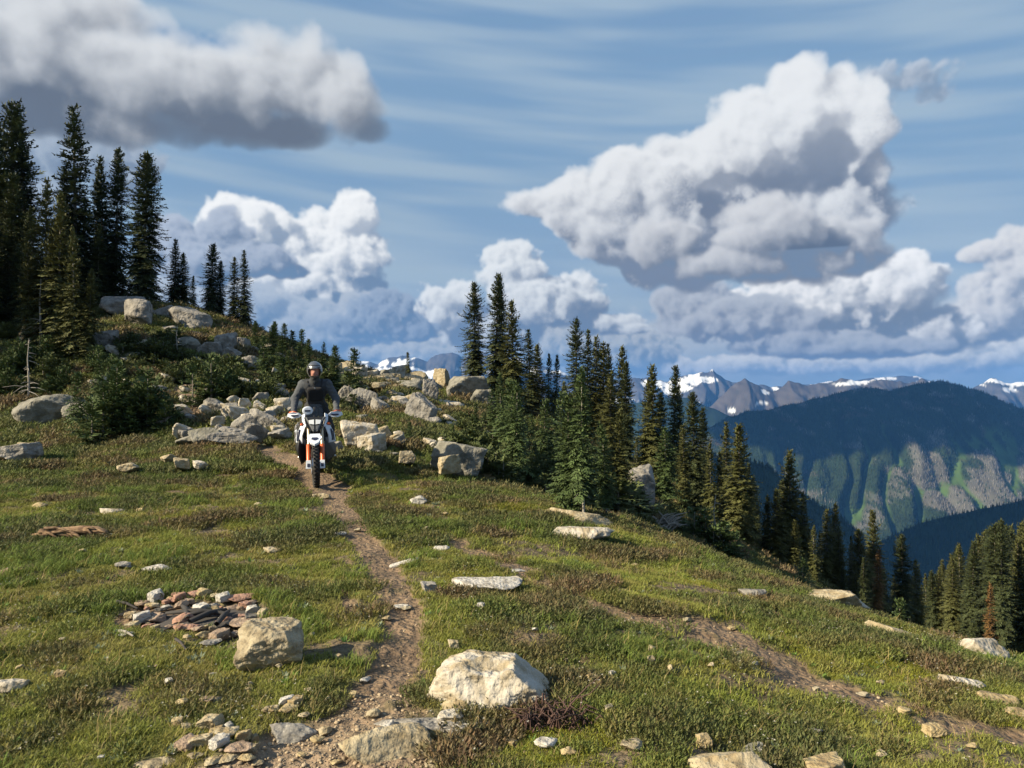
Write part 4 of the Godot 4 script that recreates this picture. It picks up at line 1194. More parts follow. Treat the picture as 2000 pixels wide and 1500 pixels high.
func build_rocks():
	for k in 12: stones.append(rock_mesh(500 + k, 3, [], 0.12, Vector3.ONE))
	var rb := RandomNumberGenerator.new(); rb.seed = 515
	for k in 6:
		var cut := []
		for q in [Vector3.RIGHT, Vector3.LEFT, Vector3.UP, Vector3.DOWN, Vector3.BACK, Vector3.FORWARD]: cut.append([q + Vector3(rb.randfn(), rb.randfn(), rb.randfn()) * 0.16, rb.randf_range(0.62, 0.8)])
		for q in 5: cut.append([Vector3(rb.randfn(), rb.randfn(), rb.randfn()), rb.randf_range(0.8, 1.0)])
		blocks.append(rock_mesh(540 + k, 4, cut, 0.10, Vector3.ONE))
	var X := Vector3.RIGHT; var Y := Vector3.UP; var Z := Vector3.BACK
	# the squarish tan boulder by the fire ring
	var p := ray_hit(515, 1312)
	var s := -p.z / F
	var o := mi("boulder", rock_mesh(3, 5, [[X, 0.86], [-X, 0.88], [Y + X * 0.05, 0.80], [-Y, 0.82], [Z, 0.8], [-Z, 0.85], [X + Y, 1.18], [-X + Y * 0.9, 1.02], [Z + Y * 0.8, 0.98], [-X - Y * 0.7, 1.06], [X - Y, 1.0], [Z - Y * 0.8, 0.86], [-X + Z, 1.0], [X + Z, 1.02], [Vector3(-0.5, 1, 0.5), 0.86], [Vector3(-0.9, 0.5, 0.4), 0.86], [Vector3(0.9, 0.6, 0.3), 0.9], [Vector3(0.2, -0.6, 1), 0.80]], 0.10, Vector3(70, 50, 56) * s, [[Vector3(0.2, -0.12, 0.8), 0.42, Vector3(0.0, 0.0, 0.05)], [Vector3(0.75, 0.05, 0.72), 0.4, Vector3(0.05, 0, 0.06)], [Vector3(-0.5, -0.5, 0.75), 0.5, Vector3(0, 0, 0.08)]]), M.tan_granite)
	o.position = Vector3(p.x, ground_h(p.x, p.z - 0.12) + 38 * s, p.z - 0.13); o.rotation_degrees = Vector3(2, 14, -3)
	tag(o, "squarish tan boulder beside the fire ring", "boulder")
	# the large white boulder with a hollow top
	p = ray_hit(955, 1392); s = -p.z / F
	o = mi("boulder", rock_mesh(4, 5, [[X * 0.886 + Y * 0.463, 0.70], [-X + Y * 0.22, 0.90], [-X * 0.9 + Y, 0.90], [Y + X * 0.06, 0.78], [-Y, 0.7], [Z + Y * 0.38, 0.72], [-Z, 0.8], [X * 0.6 + Z, 0.92], [X, 1.02], [-X * 0.8 + Z, 0.95], [Z * 0.8 + Y, 0.86]], 0.07, Vector3(120, 50, 74) * s, [[Vector3(0.0, 0.78, 0.25), 0.5, Vector3(0, 0.24, 0.04)], [Vector3(-0.1, 0.3, 0.75), 0.4, Vector3(0, 0.0, 0.08)]]), M.white_granite)
	o.position = Vector3(p.x, ground_h(p.x, p.z - 0.2) + 25 * s, p.z - 0.17); o.rotation_degrees = Vector3(0, -6, 0)
	tag(o, "large pale boulder with a hollow on top beside dead brown brush", "boulder")
	for a in [
		[884, 1394, 58, 26, 0.8, "cream_granite", 20, 0.2, "cream lump tucked against the hollow-topped boulder's foot", ""],
		[884, 1412, 60, 24, 0.9, "white_granite", 60, 0.2, "white stone in grass before the hollow-topped boulder", ""],
		[768, 1462, 175, 50, 0.6, "cream_granite", 12, 0.5, "half-buried smooth slab at the trail's gravelly end", "", 8],
		[850, 1425, 165, 16, 0.35, "grey_granite", -4, 0.5, "thin grey rock rib running from the half-buried slab", ""],
		[935, 1153, 118, 36, 0.7, "white_stone", 5, 0.3, "bright white flat-topped rock beside the trail in the middle of the meadow", ""],
		[790, 1186, 0.1 + 30, 6, 0.8, "white_stone", 0, 0.4, "flat white stone set in the trail's bend", ""],
		[838, 1154, 32, 20, 0.8, "grey_granite", 30, 0.25, "small grey stone beside the bright white flat-topped rock", ""],
		[1128, 1022, 112, 26, 0.6, "cream_granite", -14, 0.3, "long cream slab lying above the grey-white slab", "", 14],
		[1128, 1058, 100, 32, 0.6, "white_granite", 12, 0.3, "grey-white slab just below the long cream slab", ""],
		[1165, 1018, 60, 14, 0.6, "grey_granite", -20, 0.3, "grey slab end behind the long cream slab", ""],
		[1640, 1192, 122, 44, 0.75, "cream_granite", 8, 0.3, "layered white ledge at the meadow's brink", ""],
		[1672, 1200, 80, 32, 0.7, "white_granite", -15, 0.3, "lower block of the layered white ledge", ""],
		[1752, 1240, 105, 26, 0.45, "cream_granite", -16, 0.35, "long low pale rib below the layered white ledge", "", 20],
		[1467, 1168, 44, 16, 0.7, "grey_granite", 5, 0.3, "single pale grey stone in the heather short of the white ledge", ""],
		[1562, 1230, 26, 7, 0.7, "white_stone", 5, 0.3, "flat white stone on the small bare patch below the white ledge", ""],
		[1925, 1290, 96, 56, 0.7, "white_granite", 24, 0.15, "bright white angular boulder on the brink before the steep forest", ""],
		[1880, 1344, 70, 20, 0.6, "white_granite", -12, 0.4, "flat grey-white slab in the bank of the side path", "", 10],
		[1948, 1378, 66, 32, 0.7, "yellow_stone", -5, 0.3, "yellowish block in the bank of the side path", ""],
		[1992, 1404, 45, 20, 0.8, "yellow_stone", 15, 0.3, "second yellowish block below the first in the bank", ""],
		[1770, 1405, 24, 13, 0.8, "yellow_stone", 15, 0.25, "small yellow stone on the dark side path", ""],
		[1828, 1445, 40, 26, 0.9, "yellow_stone", 15, 0.25, "rounded tan stone at the side path's near edge", ""],
		[1597, 1436, 30, 18, 0.9, "grey_granite", 15, 0.25, "rounded grey stone in the grass short of the side path", ""],
		[1375, 1462, 32, 30, 0.9, "yellow_stone", 15, 0.2, "upright yellow-white stone in the grass", ""],
		[1480, 1464, 48, 26, 0.9, "lichen_granite", 40, 0.25, "rounded grey lichened stone in the grass", ""],
		[1430, 1535, 225, 74, 0.6, "cream_granite", -4, 0.35, "broad tan rock at the very edge of the meadow", ""],
		[1622, 1528, 92, 58, 0.8, "yellow_stone", 10, 0.3, "orange-tan rock next to the broad tan rock", ""],
		[1070, 1470, 45, 20, 0.8, "white_stone", 20, 0.3, "pale stone sunk in dead brush", ""],
		[1110, 1482, 30, 18, 0.8, "yellow_stone", 70, 0.3, "yellow stone beside the pale stone in dead brush", ""],
		[15, 1352, 46, 26, 0.9, "white_granite", 10, 0.25, "white stone with a reddish foot in the yellow-green moss", ""],
		[118, 1338, 20, 14, 0.9, "yellow_stone", 10, 0.25, "little tan stone near the white flower patch", ""],
		[302, 1117, 56, 12, 0.6, "white_stone", 5, 0.35, "flat white stone between driftwood and fire ring", ""],
		[237, 1117, 34, 12, 0.8, "grey_granite", 5, 0.35, "grey stone beside the flat white stone", ""],
		[530, 1078, 36, 12, 0.8, "cream_granite", 5, 0.3, "buff stone alone in the short grass left of the trail's bend".replace(" left of", " near"), ""],
		[213, 1002, 36, 12, 0.7, "white_granite", 5, 0.3, "pale stone in the heather above the driftwood", ""],
		[68, 994, 26, 9, 0.8, "yellow_stone", 5, 0.3, "small yellow stone in the heather above the driftwood", ""],
		[818, 985, 34, 15, 0.8, "white_stone", 5, 0.3, "white stone in the grass beyond the trail", ""],
		[622, 972, 30, 10, 0.8, "cream_granite", 5, 0.4, "flat tan stone in the trail before the front tyre", ""],
		[780, 1098, 52, 8, 0.35, "white_stone", 24, 0.4, "long thin pale stone beside the trail", "", -12],
		[858, 1072, 28, 9, 0.6, "white_stone", 10, 0.3, "small white stone past the long thin pale stone", ""],
		[1000, 1117, 45, 6, 0.6, "white_stone", 4, 0.4, "sliver of white stone in the side path's upper bare patch", ""],
		[562, 1432, 110, 34, 0.5, "grey_granite", -8, 0.35, "grey slab capping a grassy hump by the gravel", "", 12],
		[282, 1490, 75, 22, 0.6, "tan_granite", 0, 0.4, "long low tan stone near the rubble heap", ""],
		# the slope by the bike
		[700, 888, 78, 50, 0.8, "white_granite", 20, 0.2, "white peaked boulder just past the motorcycle", ""],
		[722, 895, 62, 38, 0.8, "white_granite", 75, 0.2, "lower white peaked boulder beside the taller one", ""],
		[655, 895, 34, 16, 0.8, "grey_granite", 30, 0.25, "grey stone beside the rear of the motorcycle", ""],
		[748, 868, 36, 20, 0.7, "cream_granite", 0, 0.25, "cream block above the white peaked boulders", ""],
		[772, 875, 30, 12, 0.7, "cream_granite", 20, 0.25, "second cream block above the white peaked boulders", ""],
		[893, 938, 106, 66, 0.8, "lichen_granite", -12, 0.2, "large grey lichened boulder on the slope's foot", "", 14],
		[878, 942, 52, 34, 0.7, "cream_granite", 40, 0.2, "pale wedge leaning on the large grey lichened boulder", ""],
		[793, 922, 36, 24, 0.8, "tan_granite", 20, 0.2, "pinkish tan stone on the way to the large grey boulder", ""],
		[840, 838, 30, 12, 0.7, "grey_granite", 12, 0.3, "grey stone above the large grey boulder", ""],
		[820, 832, 62, 44, 0.5, "grey_granite", -14, 0.3, "long grey slab tilted down the open slope", "", 30],
		[740, 812, 36, 20, 0.6, "grey_granite", 0, 0.3, "grey slab at the bend of the upper path", "", 15],
		[715, 804, 56, 32, 0.4, "grey_granite", 0, 0.3, "curved grey slab beside the upper path", "", 28],
		[680, 792, 34, 24, 0.5, "grey_granite", 0, 0.3, "grey slab leaning beside the rider's arm", "", 35],
		[1060, 918, 30, 22, 0.8, "grey_granite", 0, 0.25, "grey rock half hidden among the young firs", ""],
		[1004, 940, 34, 16, 0.8, "grey_granite", 30, 0.25, "low grey rock below the young firs", ""],
		[1015, 955, 30, 12, 0.6, "grey_granite", 0, 0.25, "grey slab sliding below the young firs", "", 20],
		[1027, 980, 22, 7, 0.8, "white_stone", 0, 0.25, "small white stone at the foot of the shrubby slope", ""],
		[1257, 1010, 58, 88, 0.9, "grey_granite", 10, 0.12, "tall pale grey rock standing among the valley-edge firs", ""],
		[1033, 815, 22, 56, 0.8, "cream_granite", 10, 0.1, "pinkish standing rock showing between firs", ""],
		# the long lumpy boulder and its neighbours
		[96, 835, 110, 42, 0.7, "lichen_granite", 6, 0.2, "long lumpy lichened boulder at the foot of the hill", ""],
		[165, 832, 75, 32, 0.7, "lichen_granite", -6, 0.25, "low tail of the long lumpy boulder beside the bush", ""],
		[18, 912, 66, 36, 0.9, "grey_granite", 6, 0.25, "dark grey rounded rock in the heather", ""],
		[45, 886, 24, 8, 0.9, "cream_granite", 6, 0.25, "small cream stone by the dark grey rounded rock", ""],
		[388, 882, 56, 30, 0.8, "lichen_granite", 10, 0.2, "lichened boulder with a sloping tail where the meadow meets the rocks", ""],
		[360, 880, 50, 14, 0.5, "lichen_granite", -10, 0.3, "sloping tail of the lichened boulder", "", -12],
		[245, 936, 40, 14, 0.8, "cream_granite", 10, 0.25, "cream stone in the pale flowering heather", ""],
		[352, 930, 30, 20, 0.8, "cream_granite", 30, 0.2, "upright cream stone, one of three in the heather", ""],
		[325, 920, 26, 12, 0.8, "cream_granite", 60, 0.2, "lower cream stone beside the upright one", ""],
		[386, 930, 26, 14, 0.8, "white_granite", 0, 0.2, "white stone beside the upright cream stone", ""],
		# hilltop outcrops
		[235, 628, 104, 46, 0.7, "grey_granite", 4, 0.2, "grey domed outcrop on the hilltop", ""],
		[258, 642, 74, 40, 0.7, "grey_granite", -8, 0.2, "rounded front block of the grey domed outcrop", ""],
		[322, 630, 44, 24, 0.8, "grey_granite", 0, 0.2, "smaller of the cracked hilltop boulders", ""],
		[362, 648, 78, 38, 0.7, "grey_granite", 8, 0.2, "larger cracked hilltop boulder with a sloping back", "", 10],
		[318, 652, 34, 8, 0.7, "grey_granite", 0, 0.3, "flat slab below the cracked hilltop boulders", ""],
		[362, 652, 30, 10, 0.7, "grey_granite", 0, 0.3, "small block below the larger cracked boulder", ""],
		[65, 690, 70, 54, 0.8, "cream_granite", -6, 0.15, "pale steep rock behind the dead stem", ""],
		[198, 685, 46, 32, 0.8, "grey_granite", 6, 0.2, "grey rock in the shade of the sunlit firs", ""],
		[435, 696, 44, 38, 0.8, "grey_granite", 6, 0.2, "squarish grey block at the head of the hill trail", ""],
		[408, 702, 46, 28, 0.8, "grey_granite", 20, 0.2, "pointed grey block at the head of the hill trail", ""],
		[447, 712, 34, 24, 0.6, "grey_granite", 0, 0.2, "tilted grey slab at the head of the hill trail", "", 35],
		[470, 690, 26, 22, 0.8, "grey_granite", 0, 0.2, "grey block beside the young firs on the hill", ""],
		[352, 690, 44, 22, 0.8, "lichen_granite", 0, 0.25, "broken grey rock above the hill trail", ""],
		[313, 700, 16, 12, 0.8, "grey_granite", 0, 0.25, "grey stone among the heather under the outcrops", "stones under the outcrops"],
		[328, 702, 14, 12, 0.8, "grey_granite", 0, 0.25, "grey stone among the heather under the outcrops", "stones under the outcrops"],
		[380, 668, 18, 12, 0.8, "grey_granite", 0, 0.25, "grey stone among the heather under the outcrops", "stones under the outcrops"],
		[372, 690, 16, 14, 0.8, "grey_granite", 0, 0.25, "grey stone among the heather under the outcrops", "stones under the outcrops"],
		[255, 635, 40, 6, 0.8, "grey_granite", 0, 0.25, "grey stone among the heather under the outcrops", "stones under the outcrops"],
		[485, 738, 44, 26, 0.7, "grey_granite", 0, 0.25, "grey angular block on the hillside above the slabs", ""],
	]: put_rock(a, "boulder" if a[2] > 70 else "rock")
	# slabs strewn over the hillside behind the rider
	for a in [[420, 815, 50, 16, 18], [455, 830, 64, 22, 30], [520, 850, 70, 22, 26], [470, 852, 52, 20, 8], [440, 865, 62, 14, 4], [500, 868, 34, 20, 30], [450, 880, 70, 14, 6], [475, 812, 24, 18, 0], [485, 838, 30, 18, 0], [510, 800, 28, 20, 0], [555, 812, 40, 18, 0], [535, 822, 34, 14, 10], [545, 790, 26, 14, 40], [515, 770, 40, 14, 30], [475, 775, 22, 22, 0], [545, 860, 34, 12, 20], [560, 838, 30, 10, 25], [505, 815, 22, 14, 20], [425, 845, 24, 16, 0], [372, 835, 24, 12, 0], [520, 830, 22, 12, 0], [490, 862, 30, 8, 0], [538, 750, 24, 14, 30], [455, 800, 18, 10, 0], [570, 820, 20, 12, 0]]:
		put_rock([a[0], a[1], a[2] * 1.15, a[3] * 1.2, 0.6, ["grey_granite", "white_granite", "grey_granite", "white_granite"][a[0] % 4], a[1] * 7 % 60, 0.3, "weathered granite slab strewn on the hillside behind the rider", "slabs strewn on the hillside", a[4]])
	var rs := RandomNumberGenerator.new(); rs.seed = 88
	for k in 40:
		var w := rs.randf_range(16, 44)
		put_rock([rs.randf_range(150, 560), rs.randf_range(690, 868), w, w * rs.randf_range(0.3, 0.55), 0.7, ["grey_granite", "white_granite"][k % 2], rs.randf() * 90.0, 0.3, "grey stone scattered in the shrubs of the hillside", "stones scattered on the hillside", rs.randf_range(-5, 25)])
	for k in 34:
		var w := rs.randf_range(14, 38)
		put_rock([rs.randf_range(690, 1010), rs.randf_range(790, 915), w, w * rs.randf_range(0.3, 0.55), 0.7, ["grey_granite", "lichen_granite", "white_granite"][k % 3], rs.randf() * 90.0, 0.3, "pale stone scattered in the shrubs below the boulder crest", "stones scattered below the crest", rs.randf_range(-5, 25)])
	# boulders heaped along the crest
	var crest := [[652, 742, 36, 24], [676, 742, 44, 30], [690, 748, 40, 28], [705, 752, 16, 18], [722, 750, 28, 20], [735, 752, 22, 18], [748, 756, 24, 16], [757, 750, 22, 16], [745, 764, 30, 12], [765, 760, 26, 18], [772, 748, 22, 22], [782, 742, 34, 34], [796, 752, 36, 14], [785, 762, 24, 14], [805, 775, 46, 26], [757, 768, 20, 10], [720, 762, 20, 10], [700, 768, 22, 8], [763, 780, 16, 12], [664, 750, 30, 16], [712, 758, 26, 14], [730, 744, 24, 16], [745, 746, 28, 18], [760, 742, 24, 16], [808, 748, 30, 18], [818, 760, 26, 16], [775, 770, 30, 14], [790, 772, 26, 12], [735, 766, 24, 12], [845, 772, 28, 16], [700, 744, 26, 18], [690, 760, 24, 12]]
	for a in crest:
		put_rock([a[0], a[1] + 2, a[2] * 1.15, minf(a[3], a[2] * 0.72), 1.0, ["cream_granite", "lichen_granite", "white_granite", "tan_granite"][a[0] % 4], a[0] * 11 % 80, 0.2, "pale boulder in the heap along the crest", "boulders heaped along the crest"], "boulder")
	for a in [[828, 752, 40, 30, "lichen_granite", "yellow-faced boulder on the crest beside the lone scraggly fir"], [845, 756, 30, 30, "lichen_granite", "dark-sided boulder against the yellow-faced one"], [862, 766, 32, 42, "cream_granite", "square-topped pale boulder on the crest"], [880, 760, 30, 32, "grey_granite", "dark-faced boulder against the square-topped one"], [915, 790, 90, 56, "lichen_granite", "broad grey-tan boulder at the crest's end below the dark fir"], [838, 788, 34, 42, "grey_granite", "split grey boulder below the crest"], [818, 805, 20, 26, "cream_granite", "pale shard beside the split grey boulder"], [945, 802, 50, 40, "lichen_granite", "low grey boulder under the dark fir's skirt"]]:
		put_rock([a[0], a[1] + 3, a[2], a[3], 0.9, a[4], a[0] * 13 % 50 - 25, 0.15, a[5], ""], "boulder")
	for a in [[790, 775, 24, 8, 0], [780, 800, 40, 18, 14], [800, 798, 44, 16, 20], [835, 795, 30, 8, 5], [870, 800, 50, 10, 8], [895, 800, 36, 8, 14], [880, 812, 22, 14, 20], [790, 808, 36, 14, 25], [745, 792, 24, 8, 0], [775, 785, 22, 8, 0], [855, 815, 20, 8, 0], [730, 795, 18, 8, 0]]:
		put_rock([a[0], a[1], a[2], a[3], 0.7, ["white_granite", "grey_granite", "cream_granite"][a[0] % 3], a[1] * 7 % 50, 0.3, "pale slab lying in the shrubs just below the crest", "slabs below the crest", a[4]])
	# small stones lying about the meadow
	var r := RandomNumberGenerator.new(); r.seed = 61
	var kinds := ["yellow_stone", "white_stone", "cream_granite", "tan_granite"]
	for a in [[886, 1262, 20, 14], [575, 1378, 26, 20], [558, 1392, 34, 12], [660, 1290, 14, 8], [690, 1352, 14, 10], [712, 1322, 18, 8], [484, 1345, 16, 10], [485, 1335, 12, 8], [757, 1205, 14, 7], [990, 1200, 14, 8], [940, 1200, 14, 9], [1158, 1340, 24, 14], [1235, 1385, 18, 12], [1275, 1282, 12, 12], [1195, 1322, 14, 8], [1190, 1410, 18, 10], [1050, 1295, 14, 8], [1105, 1292, 12, 10], [1270, 1300, 12, 12], [1310, 1315, 12, 10], [1230, 1475, 34, 16], [1390, 1310, 12, 7], [1440, 1278, 14, 6], [1595, 1345, 14, 8], [1690, 1362, 20, 8], [1735, 1385, 12, 6], [1010, 1290, 10, 7], [330, 1338, 16, 12], [790, 1188, 16, 6], [600, 1350, 12, 6], [640, 1365, 12, 8], [725, 1395, 22, 12], [760, 1420, 24, 12], [620, 1440, 24, 12], [590, 1470, 18, 8], [655, 1478, 18, 8], [845, 1480, 28, 14], [905, 1425, 26, 12], [1000, 1450, 20, 12], [415, 1310, 12, 5], [545, 1310, 10, 6], [40, 1305, 12, 8], [250, 1246, 26, 6], [465, 1010, 12, 6], [330, 1005, 14, 6], [270, 1000, 12, 6], [392, 1018, 10, 5], [490, 1048, 12, 5], [500, 990, 14, 5], [160, 1085, 12, 7], [830, 1040, 12, 6], [870, 1010, 10, 5], [930, 1020, 12, 6], [660, 1050, 20, 5], [700, 1032, 12, 5], [1240, 1105, 14, 5], [1380, 1180, 10, 5], [1340, 1210, 14, 6], [1285, 1235, 12, 6], [1430, 1225, 16, 6], [1650, 1250, 14, 6], [1475, 1300, 12, 5], [1720, 1330, 14, 6], [1100, 1190, 10, 5], [1045, 1240, 12, 6], [560, 1220, 10, 5], [610, 1240, 8, 5], [120, 1250, 10, 5], [60, 1190, 12, 5], [180, 1400, 14, 7], [100, 1440, 16, 8], [200, 1480, 14, 6], [930, 1480, 16, 8], [1540, 1390, 14, 7], [1660, 1440, 16, 8], [1720, 1480, 20, 10], [1900, 1480, 18, 9], [1950, 1450, 16, 7]]:
		var kind := r.randi_range(0, 3)
		var q := ray_hit(a[0], a[1])
		var ground: String = "on the bare trail" if soil_at(q.x, q.z) > 0.3 else "in the heathery grass" if heath_at(q.x, q.z) > 0.5 else "in the short grass"
		var what: String = "small loose %s stone lying %s" % [["yellowish", "white", "cream", "tan"][kind], ground]
		put_rock([a[0], a[1], a[2] * 1.1, a[3] * 1.2, 0.9, kinds[kind], r.randf() * 90.0, 0.2, what, what.replace("stone lying", "stones lying")], "stone")

func build_fire_ring():
	# stones round and across the ring: [bearing, foot, width, height, material]
	var k := 0
	var ring := [[252, 1207, 22, 14, "cream_granite"], [275, 1215, 36, 24, "white_stone"], [300, 1212, 46, 24, "brown_stone"], [262, 1222, 26, 10, "cream_granite"], [290, 1226, 20, 12, "red_stone"], [325, 1226, 26, 12, "brown_stone"], [352, 1230, 34, 14, "red_stone"], [350, 1216, 38, 18, "red_stone"], [372, 1228, 34, 14, "red_stone"], [385, 1232, 26, 12, "brown_stone"], [395, 1240, 22, 12, "yellow_stone"], [425, 1242, 38, 24, "brown_stone"], [400, 1222, 26, 10, "sooty_stone"], [428, 1214, 36, 14, "red_stone"], [468, 1220, 58, 22, "brown_stone"], [455, 1216, 30, 14, "sooty_stone"], [490, 1212, 24, 18, "grey_granite"], [512, 1206, 24, 20, "tan_granite"], [492, 1196, 26, 18, "white_stone"], [478, 1190, 26, 16, "red_stone"], [460, 1178, 48, 16, "red_stone"], [490, 1183, 26, 12, "brown_stone"], [435, 1180, 28, 18, "white_stone"], [420, 1176, 22, 12, "tan_granite"], [395, 1174, 34, 16, "yellow_stone"], [375, 1176, 22, 14, "red_stone"], [350, 1180, 28, 18, "red_stone"], [332, 1182, 20, 10, "red_stone"], [303, 1180, 30, 24, "white_stone"], [276, 1184, 32, 16, "brown_stone"], [390, 1198, 34, 22, "white_stone"], [415, 1196, 26, 16, "yellow_stone"], [350, 1192, 24, 12, "brown_stone"], [325, 1194, 18, 10, "white_stone"], [298, 1188, 18, 8, "yellow_stone"], [455, 1200, 40, 10, "tan_granite"], [448, 1190, 30, 10, "brown_stone"], [370, 1186, 18, 12, "brown_stone"], [418, 1188, 22, 14, "grey_granite"], [310, 1200, 20, 8, "sooty_stone"], [375, 1206, 22, 8, "sooty_stone"], [432, 1206, 26, 8, "sooty_stone"], [505, 1192, 14, 8, "cream_granite"], [240, 1200, 16, 8, "sooty_stone"], [365, 1250, 20, 6, "cream_granite"], [405, 1254, 34, 8, "grey_granite"]]
	var rr := RandomNumberGenerator.new(); rr.seed = 19
	for q in 34:
		var t := rr.randf() * TAU
		var m := rr.randf_range(0.55, 1.05)
		var w := rr.randf_range(10, 20)
		ring.append([int(385 + cos(t) * 130 * m), int(1206 + sin(t) * 34 * m), w, w * 0.6, ["red_stone", "red_stone", "brown_stone", "tan_granite", "yellow_stone"][q % 5]])
	for a in ring:
		var what: String = {"cream_granite": "cream", "white_stone": "white", "brown_stone": "brown", "red_stone": "brick-red", "yellow_stone": "yellowish", "sooty_stone": "soot-blackened", "grey_granite": "grey", "tan_granite": "tan"}[a[4]]
		var o: MeshInstance3D = put_rock([a[0], a[1], a[2] * 1.0, a[3] * 1.05, 0.8, a[4], k * 47 % 90, 0.1, what + " stone in the fire ring", what + " stones of the fire ring"], "fire_ring_stone")
		o.set_meta("category", "stone")
		k += 1
	var mid := ray_hit(385, 1205)
	var ash := mi("ash_bed", rock_mesh(8, 4, [], 0.1, Vector3(0.42, 0.03, 0.30)), plain_mat("ash", lin(0.055, 0.05, 0.048), 1.0))
	ash.position = Vector3(mid.x, ground_h(mid.x, mid.z) + 0.005, mid.z)
	tag(ash, "bed of black ash inside the fire ring", "ash")
	for a in [[180, 0.0, 0.42], [60, 0.1, 0.3], [120, -0.1, 0.34], [200, 0.05, 0.25], [95, 0.22, 0.28]]:
		var st := SurfaceTool.new(); st.begin(Mesh.PRIMITIVE_TRIANGLES)
		tube(st, [Vector3(-a[2] * 0.5, 0.0, 0), Vector3(0, 0.02, 0.01), Vector3(a[2] * 0.5, 0.005, 0)], [0.018, 0.021, 0.012], 6)
		st.generate_normals()
		var c := mi("charred_stick", st.commit(), plain_mat("char", lin(0.03, 0.028, 0.028), 0.8))
		c.position = Vector3(mid.x + a[1], ground_h(mid.x, mid.z) + 0.05, mid.z + a[1] * 0.4); c.rotation_degrees.y = a[0]
		tag(c, "charred stick lying on the ash bed", "stick", "charred sticks in the fire ring")
	# the heap of rubble by the trail's end
	k = 0
	for a in [[408, 1430, 40, 28, "cream_granite"], [422, 1440, 28, 18, "yellow_stone"], [447, 1428, 18, 14, "white_stone"], [345, 1428, 22, 18, "yellow_stone"], [364, 1432, 18, 12, "cream_granite"], [363, 1466, 44, 28, "brown_stone"], [392, 1462, 40, 26, "cream_granite"], [440, 1452, 50, 18, "cream_granite"], [425, 1470, 36, 26, "white_stone"], [476, 1456, 24, 24, "yellow_stone"], [498, 1450, 16, 18, "cream_granite"], [462, 1474, 50, 24, "brown_stone"], [488, 1470, 28, 18, "tan_granite"], [480, 1484, 30, 16, "yellow_stone"], [440, 1486, 40, 10, "cream_granite"], [380, 1484, 30, 12, "tan_granite"], [500, 1486, 20, 8, "cream_granite"], [410, 1492, 30, 10, "cream_granite"], [350, 1388, 22, 12, "yellow_stone"], [405, 1376, 26, 14, "brown_stone"], [422, 1372, 18, 10, "cream_granite"], [560, 1376, 28, 20, "white_stone"], [530, 1394, 34, 14, "cream_granite"], [632, 1422, 26, 14, "cream_granite"], [590, 1400, 20, 8, "tan_granite"]]:
		put_rock([a[0], a[1], a[2], a[3], 0.9, a[4], k * 31 % 90, 0.12, "broken buff stone in the rubble heap by the trail's gravelly end", "rubble heap by the trail's end"], "stone")
		k += 1

